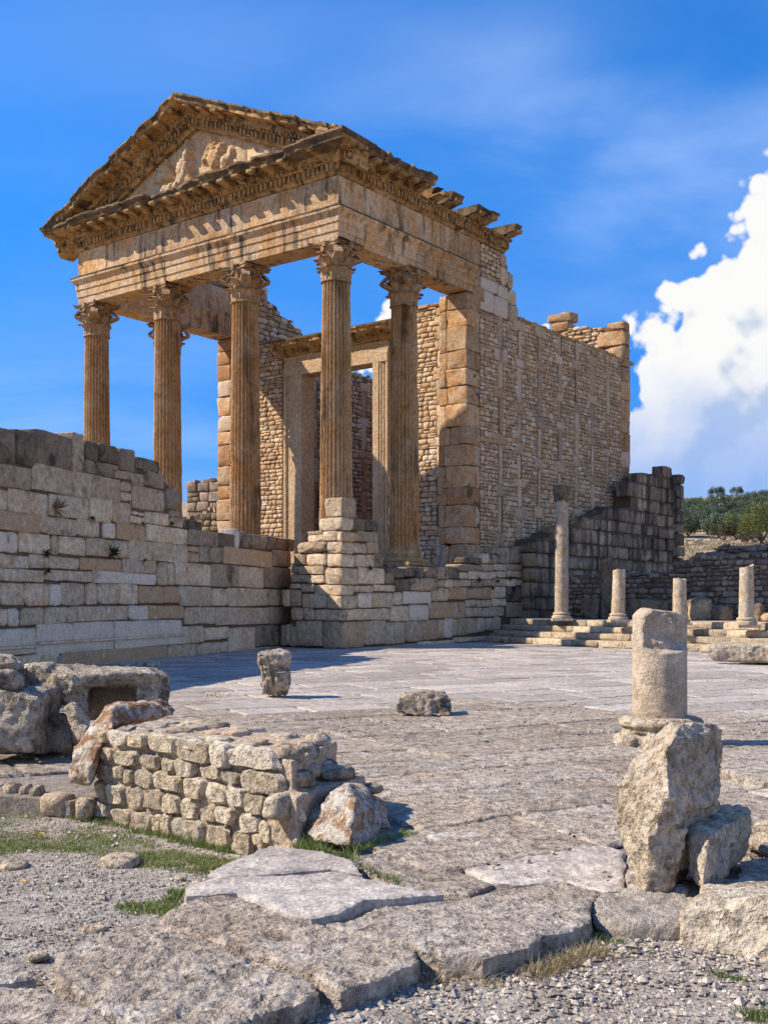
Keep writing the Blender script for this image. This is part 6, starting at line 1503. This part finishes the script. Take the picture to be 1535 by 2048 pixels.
def blades(name, spots, mat, label, cat, seed, kind='stuff'):
    """spots: (x, y, z, radius, n, height, width, lean)"""
    rs_ = random.Random(seed); mb = MB()
    for (x, y, z, R, n, h, w, ln) in spots:
        for _ in range(n):
            a = rs_.uniform(0, 6.28); r = R * math.sqrt(rs_.random()); px, py = x + r * math.cos(a), y + r * math.sin(a)
            H = h * rs_.uniform(.45, 1.15) * (1 - .5 * r / max(R, .01)); L = ln * H * rs_.uniform(.3, 1.2); d = rs_.uniform(0, 6.28)
            dx, dy = math.cos(d), math.sin(d); wx, wy = -dy * w * rs_.uniform(.6, 1.2), dx * w
            if rs_.random() < .5: wx, wy = w, 0
            V = [Vector((px - wx, py - wy, z)), Vector((px + wx, py + wy, z)), Vector((px + dx * L * .35 + wx * .7, py + dy * L * .35 + wy * .7, z + H * .6)), Vector((px + dx * L * .35 - wx * .7, py + dy * L * .35 - wy * .7, z + H * .6)), Vector((px + dx * L, py + dy * L, z + H * .95))]
            mb.add(V, [(0, 1, 2, 3), (3, 2, 4)], rs_.random())
    o = mb.build(name, M[mat], None, True, None); tag(o, label, cat, kind=kind); return o
rg_ = random.Random(17)
def gspot(px, py, z, R, n, h, w=.0018, ln=.7):
    p = ggnd(px, py) if z == GZ else gnd(px, py, z); return (p.x, p.y, p.z - .005, R, n, h, w, ln)
sp = []
PATCH = [tuple(ggnd(x, y)[:2]) for x, y in [(-60, 1618), (60, 1626), (150, 1645), (260, 1672), (330, 1700), (470, 1722), (450, 1745), (300, 1735), (200, 1712), (90, 1700), (-60, 1715)]]
cnt = 0
while cnt < 1150:
    x, y = rg_.uniform(-3.4, -.6), rg_.uniform(5.4, 7.4)
    if inpoly(x, y, PATCH) and float(fbm(np.array([[x, y, 0.]]), 3.2, 3, 3)[0]) > -.28: sp.append((x, y, float(gzy(y)) - .008, .07, 20, rg_.uniform(.018, .045), .0024, 1.2)); cnt += 1
for px in range(-30, 470, 8): sp.append(gspot(px, 1618 + max(0, px - 60) * .21 + rg_.uniform(-3, 5), GZ, .04, 40, rg_.uniform(.045, .09), .0026))
blades('grass', sp, 'grass', 'short green grass growing at the foot of the masonry stump and kerb', 'grass', 1)
blades('grass', [gspot(rg_.uniform(240, 370), rg_.uniform(1795, 1830), GZ, .05, 44, .045, .0026, 1.0) for _ in range(20)] + [gspot(rg_.uniform(340, 372), rg_.uniform(1780, 1800), GZ, .03, 40, .05, .0026, 1.0) for _ in range(6)] + [gspot(x, y, GZ, .03, 24, .025) for x, y in ((265, 1758), (245, 1712), (284, 1728), (60, 1768), (50, 1772), (235, 1830))], 'grass', 'small grass patch in the gravel beside the tip of the smooth slab', 'grass', 2)
blades('grass', [gspot(x + rg_.uniform(-8, 8), y, -.05, .07, 60, h, .0028, .8) for x, y, h in ((548, 1662, .11), (560, 1675, .14), (578, 1680, .15), (592, 1688, .14), (610, 1695, .12), (570, 1660, .13))] + [gspot(x, y, -.02, .05, 45, .09, .0025, .8) for x, y in ((620, 1702), (640, 1708), (655, 1712), (675, 1718), (690, 1722), (600, 1700), (630, 1694), (700, 1712))] +
       [gspot(x, y, -.01, .03, 22, .05, .002, .8) for x, y in ((712, 1730), (730, 1740), (745, 1745), (760, 1752), (780, 1757), (795, 1762))] + [gspot(x, y, 0, .04, 34, .06, .0025, 1.2) for x, y in ((740, 1690), (760, 1685), (780, 1678), (800, 1672), (815, 1668), (722, 1697))], 'grass', 'lush tall green grass around the lichen boulder', 'grass', 3)
blades('grass', [gspot(x, y, GZ, .04, 30, .05, .002, .9) for x, y in ((1430, 1955), (1445, 1958), (1462, 1960), (1480, 1965))] + [gspot(x, y, GZ, .04, 40, .055, .002, .9) for x, y in ((1490, 2030), (1505, 2035), (1520, 2040), (1535, 2030))], 'grass', 'green tufts in the bottom right corner below the large grey block', 'grass', 4)
blades('grass', [gspot(x, y, GZ, .04, 32, .045, .002, .9) for x, y in ((1185, 1875), (1200, 1880), (1215, 1888), (1235, 1890), (1190, 1865))], 'grass', 'green tufts beside the small white stone right of the cracked slab', 'grass', 6)
blades('dry_grass', [gspot(rg_.uniform(850, 1240), 0, 0, 0, 0, 0)[:0] or gspot(x, y, GZ, .07, 55, .045, .0016, 1.8) for x, y in [(850 + k * 14, 1942 + 14 * math.sin(k) + (10 if k < 12 else -(k - 12) * 2.6)) for k in range(28)]] + [gspot(1070 + k * 9, 1955 - k * 3.6, GZ, .06, 60, .075, .0018, 1.3) for k in range(14)], 'drygrass', 'straw-coloured dry grass under the broken edge of the cracked slab', 'dry grass', 5)
blades('dry_grass', [(x, y, float(gzy(y)), .06, 14, .02, .0014, 2.2) for x, y in [(rg_.uniform(-3.0, -.8), rg_.uniform(5.6, 7.2)) for _ in range(1100)] if inpoly(x, y, PATCH)], 'drygrass', 'withered yellow blades mixed into the green grass by the masonry stump', 'dry grass', 7)
# seams of grass on the far square
blades('grass', [gspot(rg_.uniform(1000, 1535), rg_.uniform(1300, 1420), 0, .10, 10, .03, .006, 1.0) for _ in range(46)] + [gspot(rg_.uniform(850, 1535), 1300 + rg_.uniform(0, 6), 0, .14, 12, .03, .006, 1.0) for _ in range(30)] + [gspot(x, y, 0, .1, 14, .12, .003, 1) for x, y in ((435, 1392), (445, 1394), (425, 1392))], 'grass', 'thin lines of grass in the joints of the far pavement', 'grass', 8)
# yellow flowers
for px, py, lb in ((84, 1672, 'yellow flower in the grass near the kerb'), (47, 1770, 'yellow flower low in the gravel at the left edge')):
    p = ggnd(px, py + 6); e = empty('flower', (p.x, p.y, p.z)); tag(e, lb, 'flower')
    V, Fc = lathe([(.0018, 0), (.0015, .03)], 6); link('stem', mesh('stem', V, Fc, True, .5), e, M['grass'])
    mb = MB()
    for k in range(9):
        a = k * .698; d = Vector((math.cos(a), math.sin(a), .35)); s = Vector((-d.y, d.x, 0)) * .0045
        mb.add([Vector((0, 0, .03)), d * .009 + s + Vector((0, 0, .03)), d * .017 + Vector((0, 0, .03)), d * .009 - s + Vector((0, 0, .03))], [(0, 1, 2, 3)], .5)
    link('petals', mesh('petals', mb.v, mb.f, True, mb.t), e, M['yellow'])
# weeds rooted in the walls
def weed(fr, px, py, r, label, seed, mat='weed', h=1.0):
    u, w = fr.px(px, py); c = fr.p(u, w, .04); rs_ = random.Random(seed); mb = MB()
    for _ in range(46):
        d = Vector((rs_.gauss(0, 1), rs_.gauss(0, 1), rs_.gauss(.25, .8) * h)).normalized(); d = (d + fr.N * .5).normalized(); L = r * rs_.uniform(.5, 1.2); s = d.cross(Vector((rs_.random(), rs_.random(), 1))).normalized() * r * .09
        mb.add([Vector((0, 0, 0)), d * L * .5 + s, d * L, d * L * .5 - s], [(0, 1, 2, 3)], rs_.random())
    o = mb.build('weed', M[mat], None, True, None, loc=c); tag(o, label, 'plant', 'weeds growing from the wall joints'); return o
for i, (x, y, r, lb, mt) in enumerate([(222, 1106, .24, 'largest dark bushy weed in the middle of the pale block wall', 'weed'), (108, 1018, .26, 'tall straw-coloured weed in the upper left of the pale block wall', 'drygrass'), (180, 1038, .10, 'small dark weed right of the straw-coloured one on the block wall', 'weed'), (88, 1108, .13, 'dark weed left of the largest one on the block wall', 'weed'), (90, 1143, .12, 'lowest dark weed on the pale block wall', 'weed'), (340, 1048, .10, 'dark weed below the ragged step of the pale block wall', 'weed'), (283, 1047, .07, 'tiny weed between small filling stones of the block wall', 'weed'), (287, 1120, .06, 'tiny weed on a long smooth block of the wall', 'weed')]):
    weed(LWF, x, y, r, lb, 20 + i, mt, 2.0 if mt == 'drygrass' else 1.0)
for i, (x, y, r, lb) in enumerate([(737, 1138, .14, 'weed in the stepped top of the bastion below the black blocks'), (1042, 1140, .16, 'upper weed at the right end of the bastion wall'), (1018, 1158, .14, 'weed left of the dark rounded block at the end of the bastion wall'), (992, 1163, .12, 'middle weed of the row on the right part of the bastion wall'), (955, 1160, .13, 'leftmost weed of the row on the right part of the bastion wall'), (982, 1176, .12, 'weed just under the row on the bastion wall'), (1024, 1178, .16, 'dark weed in the inner corner above the steps')]):
    weed(BRF, x, y, r, lb, 40 + i)
# handrail beside the doorway platform
hr = empty('handrail', at(850, 1140, 37.0)); tag(hr, 'thin grey metal handrail in front of the temple beside the right-hand column', 'handrail')
def tube(name, a, b_, r, parent, mat):
    d = b_ - a; L = d.length; V, Fc = lathe([(r, 0), (r, L)], 8); q = d.to_track_quat('Z', 'Y').to_matrix(); o = link(name, mesh(name, [q @ v for v in V], Fc, True, .5), parent, mat, a - parent.location); return o
for a, b_, nm in (((834, 1090), (888, 1092), 'rail'), ((851, 1092), (843, 1120), 'post'), ((884, 1092), (876, 1136), 'post')): tube(nm, at(*a, 36.8), at(*b_, 36.8), .025, hr, M['metal'])

# ================================================================== HILLSIDE TREES
def tree_meshes(kind, seed, H=4.0, W=4.2, n=3800, leaf=.10, trunk_h=1.1, matl='olive'):
    rs_ = random.Random(seed); clumps = []
    for _ in range(34):
        a = rs_.uniform(0, 6.28); e = rs_.uniform(-.35, 1); r = rs_.uniform(.35, 1) ** .5
        clumps.append((Vector((math.cos(a) * W / 2 * r * .8 * math.cos(e * .9), math.sin(a) * W / 2 * r * .8 * math.cos(e * .9), trunk_h + (H - trunk_h) * (.42 + .45 * e * .9))), rs_.uniform(.35, .8) * W / 4.2))
    mb = MB()
    for _ in range(n):
        c, R = rs_.choice(clumps); d = Vector((rs_.gauss(0, 1), rs_.gauss(0, 1), rs_.gauss(0, 1))).normalized(); p = c + d * R * rs_.uniform(.55, 1.05) ** .6
        if p.z < .25: continue
        s = leaf * rs_.uniform(.6, 1.5); u = Vector((rs_.gauss(0, 1), rs_.gauss(0, 1), rs_.gauss(0, .6))).normalized(); v = u.cross(d + Vector((.1, .2, .1))).normalized()
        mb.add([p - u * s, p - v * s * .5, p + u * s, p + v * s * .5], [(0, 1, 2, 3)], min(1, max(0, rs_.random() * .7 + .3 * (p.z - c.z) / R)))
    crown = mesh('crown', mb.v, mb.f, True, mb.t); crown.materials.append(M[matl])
    tb = MB()
    def limb(a, b_, r0, r1):
        d = (b_ - a).normalized(); x = d.orthogonal().normalized(); y = d.cross(x); V = []
        for p, r in ((a, r0), (b_, r1)):
            for k in range(7): an = k * 2 * math.pi / 7; V.append(p + x * r * math.cos(an) + y * r * math.sin(an))
        tb.add(V, [(k, (k + 1) % 7, (k + 1) % 7 + 7, k + 7) for k in range(7)], .5)
    k0 = Vector((0, 0, -.4)); k1 = Vector((.1, .05, trunk_h)); limb(k0, k1, .2 * H / 4, .14 * H / 4)
    for c, R in clumps[:9]: limb(k1, c, .08 * H / 4, .02)
    trunk = mesh('trunk', tb.v, tb.f, True, tb.t); trunk.materials.append(M['bark']); return crown, trunk
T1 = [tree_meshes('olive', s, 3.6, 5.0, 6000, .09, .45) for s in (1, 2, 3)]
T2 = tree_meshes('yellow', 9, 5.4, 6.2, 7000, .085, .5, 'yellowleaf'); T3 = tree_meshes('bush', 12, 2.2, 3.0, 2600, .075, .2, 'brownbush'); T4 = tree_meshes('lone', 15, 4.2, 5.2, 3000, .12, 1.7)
def place(name, ms, x, y, s, label, cat, group=None, rz=0, sz=1.0):
    e = empty(name, (x, y, ground_h(x, y) - .1), rz); e.scale = (s, s, s * sz)
    c = link('crown', ms[0], e); t = link('trunk', ms[1], e); tag(e, label, cat, group); return e
def hit(px, py):      # point on the terrain seen at this photo position
    for Y in np.arange(48, 320, .5):
        p = at(px, py, Y)
        if p.z < ground_h(p.x, p.y): return p
    return at(px, py, 300)
rt = random.Random(31)
def pt(px, Y): return (px - CX) / F * Y, Y
x, y = pt(1472, 205); place('olive_tree', T4, x, y, .52, 'lone umbrella-shaped tree on the bare skyline of the hill', 'tree')
x, y = pt(1432, 185); place('olive_tree', T1[0], x, y, .62, 'round dark tree on the skyline left of the lone umbrella-shaped tree', 'tree')
x, y = pt(1366, 150); place('olive_tree', T1[1], x, y, .7, 'dark tree on the skyline close beside the ruined tower', 'tree')
x, y = pt(1392, 165); place('olive_tree', T1[2], x, y, .55, 'small dark tree below the skyline between the tower and the round tree', 'tree')
G_ = 'olive trees of the grove on the hillside'
ROWS = [(170, .60, 34, 'olive tree in the uppermost row of the grove, against the sky'), (150, .68, 36, 'olive tree in the upper middle of the hillside grove'), (132, .70, 38, 'olive tree in the middle of the hillside grove'), (116, .68, 40, 'olive tree in the lower middle of the hillside grove'), (102, .62, 44, 'olive tree in the lowest row of the grove, above the dry slope')]
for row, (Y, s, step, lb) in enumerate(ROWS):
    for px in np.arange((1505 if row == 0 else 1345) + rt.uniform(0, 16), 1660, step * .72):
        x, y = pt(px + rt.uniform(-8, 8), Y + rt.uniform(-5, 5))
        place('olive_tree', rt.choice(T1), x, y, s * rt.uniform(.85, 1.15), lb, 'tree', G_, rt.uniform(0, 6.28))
x, y = pt(1522, 76); place('bushy_tree', T2, x, y, .58, 'yellow-green bushy tree at the right edge in front of the olive grove', 'tree', rz=.5)
x, y = pt(1475, 84); place('shrub', T2, x, y, .42, 'smaller yellow-green shrub left of the bushy tree', 'bush', rz=2)
x, y = pt(1444, 84); place('shrub', T3, x, y, .75, 'brownish round shrub at the lower edge of the grove', 'bush')
x, y = pt(1490, 80); place('shrub', T3, x, y, .5, 'low dark shrub under the yellow-green tree', 'bush', rz=1)
x, y = pt(1400, 62); place('shrub', T2, x, y, .12, 'tiny yellow-green shrub on the dry slope', 'bush', rz=1)
# pale stones on the slope
rs_ = random.Random(6); mb = MB()
for _ in range(420):
    px = rs_.uniform(1335, 1560); Y = rs_.uniform(60, 92); x, y = pt(px, Y); s = rs_.uniform(.08, .4) * (1.3 if Y > 78 else .7)
    mb.box((x, y, ground_h(x, y) + s * .1), s, s, s * .5, rs_.random(), Matrix.Rotation(rs_.uniform(0, 3), 3, 'Z'), s * .15)
o = mb.build('hillside_stones', M['rock'], None); tag(o, 'scattered pale stones on the dry slope under the grove', 'stones', kind='stuff')
sp = []
for _ in range(900):
    px = rs_.uniform(1335, 1560); Y = rs_.uniform(58, 86); x, y = pt(px, Y); sp.append((x, y, ground_h(x, y), .5, 7, .28, .03, .8))
blades('dry_grass', sp, 'drygrass', 'dry straw-coloured grass on the hillside', 'dry grass', 9)
